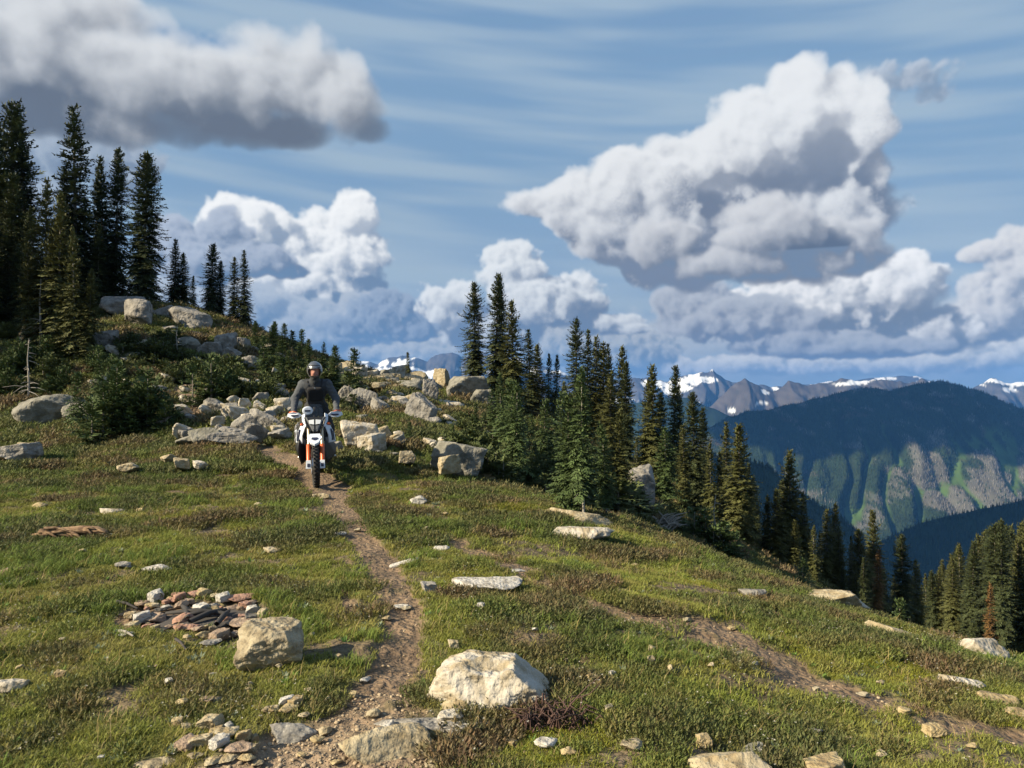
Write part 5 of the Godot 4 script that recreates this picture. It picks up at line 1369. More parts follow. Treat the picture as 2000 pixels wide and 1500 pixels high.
# ---------- dead wood on the ground ----------
func build_wood():
	var wood := plain_mat("split_wood", Color.WHITE, 0.9)
	wood.albedo_texture = noise_tex(121, 0.02, 4, [[0.0, lin(0.05, 0.028, 0.018)], [0.42, lin(0.14, 0.08, 0.045)], [0.6, lin(0.26, 0.17, 0.095)], [1.0, lin(0.42, 0.32, 0.2)]], 256)
	wood.uv1_triplanar = true; wood.uv1_scale = Vector3(2.5, 14, 14)
	var brush := plain_mat("brown_brush", lin(0.075, 0.042, 0.034), 0.9)
	var r := RandomNumberGenerator.new(); r.seed = 71
	# splintered log on the heather hump
	var p := ray_hit(145, 1052); var s := -p.z / F
	var log_root := base("driftwood_log", Vector3(p.x, ground_h(p.x, p.z) + 0.03, p.z), 0.0)
	tag(log_root, "splintered reddish driftwood log lying across a heather hump", "log")
	var st := SurfaceTool.new(); st.begin(Mesh.PRIMITIVE_TRIANGLES)
	tube(st, [Vector3(-88, 2, 0) * s, Vector3(-50, 6, 2) * s, Vector3(-20, 12, 0) * s, Vector3(15, 15, 3) * s, Vector3(45, 13, 0) * s, Vector3(64, 8, 4) * s], [4.0 * s, 5.5 * s, 7.5 * s, 8.5 * s, 9.0 * s, 7 * s], 9)
	st.generate_normals(); mi("stem", st.commit(), wood, log_root)
	for k in 40:
		st = SurfaceTool.new(); st.begin(Mesh.PRIMITIVE_TRIANGLES)
		var from := Vector3(r.randf_range(-70, 55), r.randf_range(5, 20), r.randf_range(-4, 9)) * s
		var to := from + Vector3(r.randf_range(14, 46), r.randf_range(-22, 2), r.randf_range(-4, 12)) * s
		tube(st, [from, from.lerp(to, 0.5) + Vector3(0, 3 * s, 0), to], [3.6 * s, 3.0 * s, 0.8 * s], 5)
		st.generate_normals(); mi("splinter", st.commit(), wood, log_root)
	# dead brown brush beside the hollow-topped boulder
	p = ray_hit(1085, 1412); s = -p.z / F
	var b := base("dead_brush", Vector3(p.x, ground_h(p.x, p.z), p.z), 0.0)
	tag(b, "tangle of dead dark-brown brush beside the large pale boulder", "brush")
	for k in 150:
		st = SurfaceTool.new(); st.begin(Mesh.PRIMITIVE_TRIANGLES)
		var f := Vector3(r.randf_range(-70, 70), -3, r.randf_range(-22, 30)) * s
		var a := r.randf() * TAU
		var ln := r.randf_range(26, 66) * s
		var m := f + Vector3(cos(a) * ln * 0.35, ln * r.randf_range(0.4, 0.75), sin(a) * ln * 0.35)
		var e := m + Vector3(cos(a + 0.5) * ln * 0.5, r.randf_range(-0.5, 0.15) * ln, sin(a + 0.5) * ln * 0.5)
		tube(st, [f, f.lerp(m, 0.6) + Vector3(0, ln * 0.08, 0), m, e], [2.0 * s, 1.7 * s, 1.4 * s, 0.7 * s], 4)
		st.generate_normals(); mi("twig", st.commit(), brush, b)
	st = SurfaceTool.new(); st.begin(Mesh.PRIMITIVE_TRIANGLES)
	tube(st, [Vector3(5, 0, 8) * s, Vector3(30, 40, 4) * s, Vector3(62, 72, 0) * s, Vector3(88, 92, 0) * s], [2.0 * s, 1.7 * s, 1.2 * s, 0.6 * s], 5)
	tube(st, [Vector3(40, 50, 3) * s, Vector3(66, 60, 6) * s, Vector3(90, 84, 6) * s], [1.2 * s, 1.0 * s, 0.5 * s], 5)
	st.generate_normals(); mi("limb", st.commit(), brush, b)
	# upturned dead root mass at the brink
	p = ray_hit(1300, 1052); s = -p.z / F
	var root := base("dead_root", Vector3(p.x, ground_h(p.x, p.z), p.z - 0.4), 0.0)
	tag(root, "tangled grey dead root mass at the meadow's brink", "dead root")
	for k in 46:
		st = SurfaceTool.new(); st.begin(Mesh.PRIMITIVE_TRIANGLES)
		var f := Vector3(r.randf_range(-8, 10), r.randf_range(0, 26), r.randf_range(-10, 10)) * s
		var a := r.randf_range(-0.7, 0.9)
		var ln := r.randf_range(22, 50) * s
		var e := f + Vector3(cos(a) * ln * (1.0 if k % 3 else -0.6), sin(a) * ln * 0.7 + 6 * s, r.randf_range(-0.4, 0.4) * ln)
		tube(st, [f, f.lerp(e, 0.5) + Vector3(0, ln * 0.14, 0), e], [2.2 * s, 1.5 * s, 0.5 * s], 5)
		st.generate_normals(); mi("root_limb", st.commit(), M.dead_wood, root)
	# fallen poles on the slopes
	for a in [[870, 795, 935, 812, "bleached fallen pole in the shrubs below the crest"], [985, 815, 975, 838, "short bleached log under the slope clump"], [235, 1240, 262, 1252, "pale split stick in the short grass before the fire ring"], [345, 1256, 365, 1268, "dark thin stick in the grass before the fire ring"], [228, 1183, 270, 1192, "charred pole end poking from the fire ring"], [1000, 1130, 1020, 1136, "grey stick on the side path"]]:
		var q := ray_hit(a[0], a[1]); var t := ray_hit(a[2], a[3])
		q.y = ground_h(q.x, q.z) + 0.03; t.y = ground_h(t.x, t.z) + 0.03
		var rad := 3.0 * -q.z / F
		st = SurfaceTool.new(); st.begin(Mesh.PRIMITIVE_TRIANGLES)
		var mid := (q + t) * 0.5
		tube(st, [q - mid, Vector3(0, rad, 0), t - mid], [rad, rad * 0.9, rad * 0.6], 7)
		st.generate_normals()
		var o := mi("fallen_branch", st.commit(), plain_mat("charred_pole", lin(0.05, 0.045, 0.045), 0.9) if "charred" in a[4] or "dark" in a[4] else M.dead_wood)
		o.position = mid
		tag(o, a[4], "branch")

# ---------- plants that cover the ground ----------
func tuft(sd: int, blades: int, spread: float, h: float, w: float, lean: float) -> ArrayMesh:
	var r := RandomNumberGenerator.new(); r.seed = sd
	var v := PackedVector3Array(); var c := PackedColorArray()
	for k in blades:
		var a := r.randf() * TAU; var q := spread * sqrt(r.randf())
		var f := Vector3(cos(a) * q, 0, sin(a) * q)
		var b := r.randf() * TAU
		var out := Vector3(cos(b), 0, sin(b))
		var side := Vector3(-sin(b), 0, cos(b)) * w * 0.5
		var hh := h * r.randf_range(0.45, 1.15)
		var m := f + out * hh * lean * 0.25 + Vector3(0, hh * 0.6, 0)
		var e := f + out * hh * lean * r.randf_range(0.5, 1.3) + Vector3(0, hh, 0)
		var g := r.randf_range(0.6, 1.35)
		var t := Color(g * r.randf_range(0.9, 1.15), g, g * r.randf_range(0.8, 1.1))
		for p in [f - side, m - side * 0.8, f + side, f + side, m - side * 0.8, m + side * 0.8, m - side * 0.8, e, m + side * 0.8]:
			v.append(p); c.append(t)
	var arr := []; arr.resize(Mesh.ARRAY_MAX)
	arr[Mesh.ARRAY_VERTEX] = v; arr[Mesh.ARRAY_COLOR] = c
	var mesh := ArrayMesh.new(); mesh.add_surface_from_arrays(Mesh.PRIMITIVE_TRIANGLES, arr)
	return mesh

func heather(sd: int, stems: int, spread: float, h: float) -> ArrayMesh:
	# a cushion of upright needle-leaved stems
	var r := RandomNumberGenerator.new(); r.seed = sd
	var v := PackedVector3Array(); var c := PackedColorArray()
	for k in stems:
		var a := r.randf() * TAU; var q := spread * sqrt(r.randf())
		var f := Vector3(cos(a) * q, 0, sin(a) * q)
		var up := Vector3(cos(a) * q / spread * 0.5 + r.randfn() * 0.18, 1.0, sin(a) * q / spread * 0.5 + r.randfn() * 0.18).normalized()
		var hh := h * (1.0 - 0.45 * q * q / (spread * spread)) * r.randf_range(0.6, 1.15)
		var g := r.randf_range(0.6, 1.4)
		var t := Color(g * r.randf_range(0.85, 1.25), g, g * r.randf_range(0.8, 1.15))
		for j in 4:
			var y := hh * (0.30 + 0.23 * j)
			var b := r.randf() * TAU
			var out := (Vector3(cos(b), 0, sin(b)) * 0.8 + up).normalized()
			var side := out.cross(up).normalized() * h * 0.06
			var p := f + up * (y - hh * 0.2)
			var e := p + out * h * r.randf_range(0.22, 0.36)
			v.append(p - side); v.append(e); v.append(p + side)
			for m in 3: c.append(t)
	var arr := []; arr.resize(Mesh.ARRAY_MAX)
	arr[Mesh.ARRAY_VERTEX] = v; arr[Mesh.ARRAY_COLOR] = c
	var mesh := ArrayMesh.new(); mesh.add_surface_from_arrays(Mesh.PRIMITIVE_TRIANGLES, arr)
	return mesh

func rosette(sd: int, leaves: int, h: float) -> ArrayMesh:
	var r := RandomNumberGenerator.new(); r.seed = sd
	var sp := Spray.new()
	for k in leaves:
		var a := r.randf() * TAU
		var d := Vector3(cos(a), r.randf_range(0.35, 1.5), sin(a)).normalized()
		var side := d.cross(Vector3.UP).normalized()
		var g := r.randf_range(0.75, 1.3)
		sp.twig(Vector3(cos(a), 0, sin(a)) * h * 0.15, d, side, h * r.randf_range(0.6, 1.2), h * 0.3, Color(g, g, g))
	return sp.mesh()

func build_ground_cover():
	var r := RandomNumberGenerator.new(); r.seed = 1234
	var kinds := {
		"grass": [tuft(1, 26, 0.06, 0.036, 0.0052, 1.1), [], PackedColorArray(), "short green alpine grass covering the meadow", "grass"],
		"tall_grass": [tuft(2, 18, 0.05, 0.075, 0.0055, 0.9), [], PackedColorArray(), "longer bright grass tufts in the meadow", "grass"],
		"dry_grass": [tuft(3, 7, 0.05, 0.10, 0.0035, 1.4), [], PackedColorArray(), "dry straw-coloured grass blades", "grass"],
		"heather": [heather(4, 64, 0.10, 0.062), [], PackedColorArray(), "brown-green heather cushions on meadow and slope", "heather"],
		"shrub_heather": [heather(5, 70, 0.20, 0.20), [], PackedColorArray(), "tall heather and low shrubs on the rocky slopes", "heather"],
		"broad_leaves": [rosette(6, 14, 0.045), [], PackedColorArray(), "broad-leaved green herbs among the grass", "herbs"],
		"silver_herbs": [rosette(7, 20, 0.045), [], PackedColorArray(), "silvery blue-green herbs in the heather", "herbs"],
		"moss": [heather(8, 46, 0.07, 0.03), [], PackedColorArray(), "yellow-green moss mats", "moss"],
	}
	var near := {}
	for q in footprints:
		for cx in range(floori((q.x - q.y) * 2.0), floori((q.x + q.y) * 2.0) + 1):
			for cz in range(floori((q.z - q.y) * 2.0), floori((q.z + q.y) * 2.0) + 1):
				var at := Vector2i(cx, cz)
				if not near.has(at): near[at] = []
				near[at].append(q)
	# distance bands: [from, to, stems a square metre, size]
	for band in [[2.4, 5.0, 900.0, 0.85], [5.0, 8.0, 620.0, 1.0], [8.0, 12.0, 380.0, 1.25], [12.0, 17.0, 260.0, 1.55], [17.0, 26.0, 130.0, 2.2], [26.0, 38.0, 66.0, 3.0]]:
		var area: float = 0.76 * (band[1] * band[1] - band[0] * band[0])
		for k in int(area * band[2]):
			var d := sqrt(lerpf(band[0] * band[0], band[1] * band[1], r.randf()))
			var x := r.randf_range(-0.76, 0.76) * d
			var z := -d
			if d > 14.0 and plate(x, z) - EYE > d * 0.2: continue
			var soil := soil_at(x, z)
			if soil > 0.5 and r.randf() > 0.012: continue
			if r.randf() < soil * 1.4: continue
			var bare := smooth(0.08, 0.36, patch.get_noise_2d(x * 0.8 + 70.0, z * 0.8))
			if r.randf() < bare * 0.8: continue
			var cell := Vector2i(floori(x * 2.0), floori(z * 2.0))
			var blocked := false
			if near.has(cell):
				for q in near[cell]:
					if Vector2(x - q.x, z - q.z).length_squared() < q.y * q.y: blocked = true
			if blocked: continue
			var y := ground_h(x, z)
			var hz := heath_at(x, z)
			var size: float = band[3] * r.randf_range(0.7, 1.25)
			var v := patch.get_noise_2d(x * 1.1 + 17.0, z * 1.1)
			var w := patch.get_noise_2d(x * 0.5 - 17.0, z * 0.5 + 60.0)
			var pick := r.randf()
			var kind := "grass"
			var c := Vector3(0.205, 0.245, 0.050).lerp(Vector3(0.265, 0.250, 0.078), clampf(0.5 + v, 0.0, 1.0))
			if pick < hz * 0.85:
				kind = "heather" if d < 13.0 else "shrub_heather"
				c = Vector3(0.165, 0.192, 0.048).lerp(Vector3(0.170, 0.128, 0.072), clampf(0.45 + 1.5 * v, 0.0, 1.0))
				if w > 0.25 and d < 12.0: kind = "moss"; c = Vector3(0.200, 0.215, 0.026)
				else: c = c.lerp(Vector3(0.090, 0.125, 0.040), clampf(0.35 - w * 1.6, 0.0, 0.7))
				size *= 1.0 + 1.1 * maxf(0.0, v)
				if d >= 13.0: size *= 0.46
			elif pick > 0.985: kind = "broad_leaves"; c = Vector3(0.13, 0.22, 0.05)
			elif pick > 0.955: kind = "dry_grass"; c = Vector3(0.34, 0.27, 0.13)
			elif pick > 0.945 or (pick > 0.90 and v > 0.32): kind = "silver_herbs"; c = Vector3(0.22, 0.27, 0.19)
			elif w < -0.22 and pick > 0.5: kind = "tall_grass"; c = Vector3(0.160, 0.215, 0.048)
			if soil > 0.2: size *= 0.6
			c *= r.randf_range(0.78, 1.22)
			var b := Basis(Vector3.UP, r.randf() * TAU).scaled(Vector3.ONE * size)
			kinds[kind][1].append(Transform3D(b, Vector3(x, y - 0.006, z)))
			kinds[kind][2].append(Color(c.x, c.y, c.z))
	for k in kinds:
		multi(k, kinds[k][0], M.leaf, kinds[k][1], kinds[k][2], kinds[k][3], kinds[k][4])
	# gravel and crumbs of rock on the worn ground, thinly elsewhere
	var gw := []; var gt := PackedColorArray()
	var tries := 0
	while gw.size() < 11000 and tries < 260000:
		tries += 1
		var d := sqrt(lerpf(6.0, 200.0, r.randf() * r.randf()))
		var x := r.randf_range(-0.74, 0.74) * d
		var s := soil_at(x, -d)
		if r.randf() > s * (0.55 if x < 0.2 and d < 4.0 else 0.05) + 0.008: continue
		var sz := 0.0025 + 0.011 * pow(r.randf(), 6.0)
		gw.append(Transform3D(Basis(Vector3(r.randfn(), r.randfn(), r.randfn()).normalized(), r.randf() * TAU).scaled(Vector3(sz, sz * 0.65, sz)), Vector3(x, ground_h(x, -d) + sz * 0.3, -d)))
		var g := r.randf_range(0.7, 1.2)
		gt.append(Color(0.33 * g, 0.26 * g, 0.175 * g))
	var gm := plain_mat("gravel", Color.WHITE, 0.95); gm.vertex_color_use_as_albedo = true
	multi("gravel", rock_mesh(17, 1, [], 0.1, Vector3.ONE), gm, gw, gt, "tan gravel and stone crumbs on the worn trails", "gravel")
	# small white flowers
	var fw := []; var ft := PackedColorArray()
	for k in 5200:
		var d := sqrt(lerpf(7.0, 260.0, r.randf() * r.randf()))
		var x := r.randf_range(-0.74, 0.74) * d
		if patch.get_noise_2d(x * 0.9 + 3.0, -d * 0.9) < 0.12 and r.randf() > 0.12: continue
		if soil_at(x, -d) > 0.2: continue
		var sz := r.randf_range(0.004, 0.009)
		fw.append(Transform3D(Basis(Vector3.UP, r.randf() * TAU).scaled(Vector3.ONE * sz), Vector3(x, ground_h(x, -d) + r.randf_range(0.05, 0.10), -d)))
		ft.append(Color(0.62, 0.60, 0.52))
	multi("white_flowers", rosette(9, 9, 1.0), M.leaf, fw, ft, "tiny white flowers scattered in the heather", "flowers")

# ---------- motorcycle and rider ----------
# Built facing +z; x to the picture's side, y up from the ground under the wheels.
func panel(outline: Array, thick: Vector3, mat: Material, called: String, parent: Node) -> MeshInstance3D:
	# a flat piece with the given outline and thickness, its rim chamfered
	var pts: Array[Vector3] = []
	var mid := Vector3.ZERO
	for p in outline: mid += p
	mid /= outline.size()
	var n := thick.normalized()
	var ax := ((outline[1] as Vector3) - (outline[0] as Vector3)).normalized()
	ax = (ax - n * ax.dot(n)).normalized()
	var ay := n.cross(ax)
	var flat := PackedVector2Array()
	for p in outline: flat.append(Vector2((p - mid).dot(ax), (p - mid).dot(ay)))
	var tri := Geometry2D.triangulate_polygon(flat)
	var st := SurfaceTool.new(); st.begin(Mesh.PRIMITIVE_TRIANGLES)
	var front: Array = []; var rim: Array = []; var rear: Array = []
	for p in outline:
		front.append(mid + ((p as Vector3) - mid) * 0.93 + thick); rim.append(p + thick * 0.55); rear.append(p)
	st.set_smooth_group(-1)
	for k in range(0, tri.size(), 3):
		for q in [tri[k], tri[k + 1], tri[k + 2]]: st.add_vertex(front[q])
		for q in [tri[k], tri[k + 2], tri[k + 1]]: st.add_vertex(rear[q])
	for pair in [[rear, rim], [rim, front]]:
		for k in outline.size():
			var j := (k + 1) % outline.size()
			for q in [pair[0][k], pair[1][k], pair[0][j], pair[0][j], pair[1][k], pair[1][j]]: st.add_vertex(q)
	st.generate_normals()
	return mi(called, st.commit(), mat, parent)

func pipe(pts: Array, rad: float, mat: Material, called: String, parent: Node, sides := 8) -> MeshInstance3D:
	var st := SurfaceTool.new(); st.begin(Mesh.PRIMITIVE_TRIANGLES)
	var rr := []
	for p in pts: rr.append(rad)
	tube(st, pts, rr, sides)
	st.generate_normals()
	return mi(called, st.commit(), mat, parent)

func lump(c: Vector3, half: Vector3, mat: Material, called: String, parent: Node, sd := 1, planes := []) -> MeshInstance3D:
	var o := mi(called, rock_mesh(sd, 3, planes, 0.0, half), mat, parent)
	o.position = c
	return o

func box_planes() -> Array:
	var out := []
	for x in [-1, 0, 1]:
		for y in [-1, 0, 1]:
			for z in [-1, 0, 1]:
				var n := Vector3(x, y, z)
				if n.length() > 0.1: out.append([n, [0.0, 0.8, 1.0, 1.12][int(absf(x) + absf(y) + absf(z))]])
	return out

func wheel(parent: Node, called: String, c: Vector3, radius: float, width: float, turn: float):
	var w := Node3D.new(); w.name = called; parent.add_child(w, true)
	w.position = c; w.rotation.y = turn
	var st := SurfaceTool.new(); st.begin(Mesh.PRIMITIVE_TRIANGLES)
	var N := 48
	var prof := [Vector2(-0.34, 0.80), Vector2(-0.5, 0.88), Vector2(-0.42, 0.955), Vector2(-0.2, 0.975), Vector2(0.0, 0.98), Vector2(0.2, 0.975), Vector2(0.42, 0.955), Vector2(0.5, 0.88), Vector2(0.34, 0.80)]
	for k in N:
		var a := TAU * k / N; var b := TAU * (k + 1) / N
		for j in prof.size() - 1:
			var p := []
			for q in [[a, j], [b, j], [a, j + 1], [b, j + 1]]:
				var pr: Vector2 = prof[q[1]]
				p.append(Vector3(pr.x * width, sin(q[0]) * pr.y * radius, cos(q[0]) * pr.y * radius))
			for q in [0, 2, 1, 1, 2, 3]: st.add_vertex(p[q])
	# knobs
	for k in 34:
		for s in [-0.36, -0.12, 0.12, 0.36]:
			var a: float = TAU * (k + (0.5 if absf(s) > 0.2 else 0.0)) / 34.0
			var t := Vector3(0, cos(a), -sin(a)); var o := Vector3(0, sin(a), cos(a))
			var m: Vector3 = o * radius * (0.955 if absf(s) > 0.2 else 0.97) + Vector3(s * width, 0, 0)
			var hx := Vector3(width * 0.085, 0, 0); var hz := t * radius * 0.035; var hy := o * radius * 0.042
			var q := []
			for i in 8: q.append(m + hx * (1 if i & 1 else -1) + hz * (1 if i & 2 else -1) + (hy if i & 4 else Vector3.ZERO))
			for f in [[4, 5, 7, 6], [0, 1, 5, 4], [2, 3, 7, 6], [0, 2, 6, 4], [1, 3, 7, 5]]:
				for e in [0, 1, 2, 0, 2, 3]: st.add_vertex(q[f[e]])
	st.generate_normals()
	mi("tyre", st.commit(), M.rubber, w)
	st = SurfaceTool.new(); st.begin(Mesh.PRIMITIVE_TRIANGLES)
	var ring := []; var rr := []
	for k in 33:
		var a := TAU * k / 32.0
		ring.append(Vector3(0, sin(a), cos(a)) * radius * 0.79); rr.append(width * 0.28)
	tube(st, ring, rr, 6)
	st.generate_normals(); mi("rim", st.commit(), M.black_metal, w)
	pipe([Vector3(-0.075, 0, 0), Vector3(0.075, 0, 0)], 0.05, M.steel, "hub", w, 12)
	for k in 18:
		var a := TAU * k / 18.0
		pipe([Vector3(0.03 * (1 if k % 2 else -1), sin(a + 0.35) * 0.045, cos(a + 0.35) * 0.045), Vector3(0, sin(a), cos(a)) * radius * 0.79], 0.0028, M.steel, "spoke", w, 4)
	pipe([Vector3(-0.066, 0, 0), Vector3(-0.062, 0, 0)], radius * 0.42, M.steel, "brake_disc", w, 20)

func build_motorcycle_and_rider():
	plain_mat("rubber", lin(0.022, 0.022, 0.023), 0.85)
	plain_mat("black_metal", lin(0.02, 0.02, 0.022), 0.45, 0.3)
	plain_mat("steel", lin(0.42, 0.42, 0.43), 0.35, 0.9)
	plain_mat("gold_metal", lin(0.50, 0.42, 0.30), 0.3, 0.6)
	plain_mat("white_plastic", lin(0.62, 0.67, 0.76), 0.35)
	plain_mat("orange_plastic", lin(0.62, 0.115, 0.03), 0.4)
	plain_mat("black_plastic", lin(0.016, 0.017, 0.02), 0.45)
	plain_mat("grey_plastic", lin(0.16, 0.165, 0.17), 0.6)
	plain_mat("navy_print", lin(0.02, 0.025, 0.06), 0.5)
	plain_mat("lamp_glass", lin(0.66, 0.69, 0.72), 0.12)
	plain_mat("bag_cloth", lin(0.12, 0.12, 0.125), 0.9)
	var glass := plain_mat("screen_glass", Color(0.05, 0.06, 0.07, 0.45), 0.08)
	glass.transparency = BaseMaterial3D.TRANSPARENCY_ALPHA
	var yaw := deg_to_rad(13.0)
	var front := spot(618, 952, 12.0)
	var fwd := Vector3(sin(yaw), 0, cos(yaw))
	var rear := front - fwd * 1.46
	front.y = ground_h(front.x, front.z); rear.y = ground_h(rear.x, rear.z)
	var pitch := atan2(rear.y - front.y, 1.46)
	var turn := Basis(Vector3.UP, yaw) * Basis(Vector3.RIGHT, pitch) * Basis(Vector3.BACK, deg_to_rad(1.5))
	var place := Transform3D(turn, front - turn * Vector3(0, 0, 0.74))
	var B := base("motorcycle"); B.transform = place
	tag(B, "white, black and orange adventure motorcycle ridden along the dirt trail", "motorcycle")
	wheel(B, "front_wheel", Vector3(0, 0.345, 0.74), 0.355, 0.10, deg_to_rad(5.0))
	wheel(B, "rear_wheel", Vector3(0, 0.335, -0.72), 0.345, 0.15, 0.0)
	for s in [-1.0, 1.0]:
		var leg := pipe([Vector3(s * 0.108, 0.33, 0.745), Vector3(s * 0.108, 0.66, 0.595)], 0.036, M.orange_plastic, "fork_leg", B, 10)
		panel([Vector3(s * 0.108 - 0.042, 0.30, 0.80), Vector3(s * 0.108 + 0.042, 0.30, 0.80), Vector3(s * 0.108 + 0.036, 0.43, 0.74), Vector3(s * 0.108 - 0.036, 0.43, 0.74)], Vector3(0, 0.005, 0.015), M.white_plastic, "guard", leg)
		panel([Vector3(s * 0.108 - 0.022, 0.335, 0.806), Vector3(s * 0.108 + 0.022, 0.335, 0.806), Vector3(s * 0.108 + 0.018, 0.385, 0.782), Vector3(s * 0.108 - 0.018, 0.385, 0.782)], Vector3(0, 0.002, 0.006), M.navy_print, "print", leg)
		pipe([Vector3(s * 0.105, 0.66, 0.595), Vector3(s * 0.105, 1.04, 0.425)], 0.0265, M.gold_metal, "fork_tube", B, 10)
		# tank and its white side panel
		lump(Vector3(s * 0.205, 0.56, 0.12), Vector3(0.12, 0.27, 0.30), M.black_plastic, "tank_lobe", B, 12)
		var side := panel([Vector3(s * 0.135, 0.985, 0.46), Vector3(s * 0.235, 0.945, 0.38), Vector3(s * 0.305, 0.80, 0.33), Vector3(s * 0.315, 0.665, 0.31), Vector3(s * 0.205, 0.66, 0.40), Vector3(s * 0.20, 0.80, 0.45)], Vector3(s * 0.008, 0.006, 0.022), M.white_plastic, "side_panel", B)
		panel([Vector3(s * 0.238, 0.90, 0.42), Vector3(s * 0.256, 0.895, 0.412), Vector3(s * 0.276, 0.70, 0.375), Vector3(s * 0.254, 0.70, 0.39)], Vector3(s * 0.008, 0.004, 0.012), M.navy_print, "stripe", side)
		panel([Vector3(s * 0.27, 0.86, 0.395), Vector3(s * 0.282, 0.85, 0.385), Vector3(s * 0.298, 0.70, 0.36), Vector3(s * 0.285, 0.70, 0.365)], Vector3(s * 0.008, 0.004, 0.012), M.navy_print, "stripe", side)
		# hand guard, grip and lever
		var hg := panel([Vector3(s * 0.20, 1.125, 0.37), Vector3(s * 0.255, 1.17, 0.385), Vector3(s * 0.35, 1.185, 0.375), Vector3(s * 0.435, 1.155, 0.31), Vector3(s * 0.445, 1.105, 0.305), Vector3(s * 0.37, 1.075, 0.355), Vector3(s * 0.26, 1.085, 0.38)], Vector3(0, 0.004, 0.03), M.white_plastic, "hand_guard", B)
		panel([Vector3(s * 0.25, 1.115, 0.405), Vector3(s * 0.36, 1.11, 0.40), Vector3(s * 0.39, 1.125, 0.375), Vector3(s * 0.37, 1.14, 0.395), Vector3(s * 0.26, 1.14, 0.41)], Vector3(0, 0.002, 0.012), M.navy_print, "print", hg)
		panel([Vector3(s * 0.27, 1.17, 0.385), Vector3(s * 0.35, 1.186, 0.375), Vector3(s * 0.42, 1.166, 0.325), Vector3(s * 0.41, 1.19, 0.33), Vector3(s * 0.34, 1.205, 0.37)], Vector3(0, 0.002, 0.018), M.orange_plastic, "trim", hg)
		pipe([Vector3(s * 0.24, 1.125, 0.275), Vector3(s * 0.41, 1.115, 0.235)], 0.019, M.rubber, "grip", B, 8)
		pipe([Vector3(s * 0.19, 0.37, -0.06), Vector3(s * 0.31, 0.375, -0.09)], 0.018, M.steel, "foot_peg", B, 6)
		pipe([Vector3(s * 0.08, 0.40, -0.18), Vector3(s * 0.09, 0.335, -0.72)], 0.03, M.grey_plastic, "swingarm", B, 6)
		# indicator
		lump(Vector3(s * 0.215, 0.985, 0.42), Vector3(0.04, 0.022, 0.025), M.orange_plastic, "indicator", B, 9)
	pipe([Vector3(-0.41, 1.115, 0.235), Vector3(-0.24, 1.125, 0.275), Vector3(-0.09, 1.07, 0.32), Vector3(0.09, 1.07, 0.32), Vector3(0.24, 1.125, 0.275), Vector3(0.41, 1.115, 0.235)], 0.014, M.black_metal, "handlebar", B, 8)
	pipe([Vector3(-0.13, 1.0, 0.44), Vector3(0.13, 1.0, 0.44)], 0.034, M.black_metal, "fork_clamp", B, 8)
	# front mudguard: a beaked shield over the tyre
	var mg := panel([Vector3(-0.085, 0.83, 0.70), Vector3(0.085, 0.83, 0.70), Vector3(0.105, 0.76, 0.80), Vector3(0.06, 0.70, 0.88), Vector3(0.0, 0.675, 0.91), Vector3(-0.06, 0.70, 0.88), Vector3(-0.105, 0.76, 0.80)], Vector3(0, 0.03, 0.02), M.white_plastic, "front_mudguard", B)
	panel([Vector3(-0.045, 0.785, 0.795), Vector3(0.045, 0.785, 0.795), Vector3(0.055, 0.765, 0.825), Vector3(0.0, 0.745, 0.85), Vector3(-0.055, 0.765, 0.825)], Vector3(0, 0.022, 0.014), M.navy_print, "print", mg)
	# headlight tower
	var hl := panel([Vector3(-0.175, 1.10, 0.47), Vector3(0.175, 1.10, 0.47), Vector3(0.15, 1.0, 0.53), Vector3(0.07, 0.885, 0.56), Vector3(0.0, 0.855, 0.565), Vector3(-0.07, 0.885, 0.56), Vector3(-0.15, 1.0, 0.53)], Vector3(0, 0.004, 0.03), M.black_plastic, "headlight_mask", B)
	for s in [-1.0, 1.0]:
		panel([Vector3(s * 0.012, 1.065, 0.525), Vector3(s * 0.10, 1.055, 0.525), Vector3(s * 0.085, 0.995, 0.56), Vector3(s * 0.012, 0.985, 0.568)], Vector3(0, 0.004, 0.016), M.lamp_glass, "headlight", hl)
		panel([Vector3(s * 0.012, 0.97, 0.572), Vector3(s * 0.07, 0.975, 0.566), Vector3(s * 0.04, 0.91, 0.585), Vector3(s * 0.012, 0.90, 0.588)], Vector3(0, 0.004, 0.012), M.grey_plastic, "lower_lens", hl)
		panel([Vector3(s * 0.13, 1.10, 0.50), Vector3(s * 0.155, 1.10, 0.495), Vector3(s * 0.035, 0.875, 0.592), Vector3(s * 0.012, 0.872, 0.595)], Vector3(0, 0.004, 0.014), M.grey_plastic, "light_strip", hl)
		panel([Vector3(s * 0.15, 1.16, 0.42), Vector3(s * 0.205, 1.13, 0.40), Vector3(s * 0.20, 1.03, 0.44), Vector3(s * 0.14, 0.93, 0.50), Vector3(s * 0.13, 0.985, 0.53), Vector3(s * 0.155, 1.07, 0.495)], Vector3(s * 0.008, 0.004, 0.02), M.white_plastic, "fairing_side", B)
	panel([Vector3(-0.13, 1.10, 0.46), Vector3(0.13, 1.10, 0.46), Vector3(0.125, 1.22, 0.40), Vector3(0.085, 1.30, 0.35), Vector3(-0.085, 1.30, 0.35), Vector3(-0.125, 1.22, 0.40)], Vector3(0, 0.003, 0.006), M.screen_glass, "windscreen", B)
	pipe([Vector3(0, 1.08, 0.42), Vector3(0, 1.24, 0.35)], 0.045, M.black_plastic, "dash_tower", B, 8)
	var plate := lump(Vector3(-0.115, 1.205, 0.435), Vector3(0.068, 0.058, 0.014), M.white_plastic, "number_plate", B, 2, [[Vector3.BACK, 0.9], [Vector3.FORWARD, 0.9]])
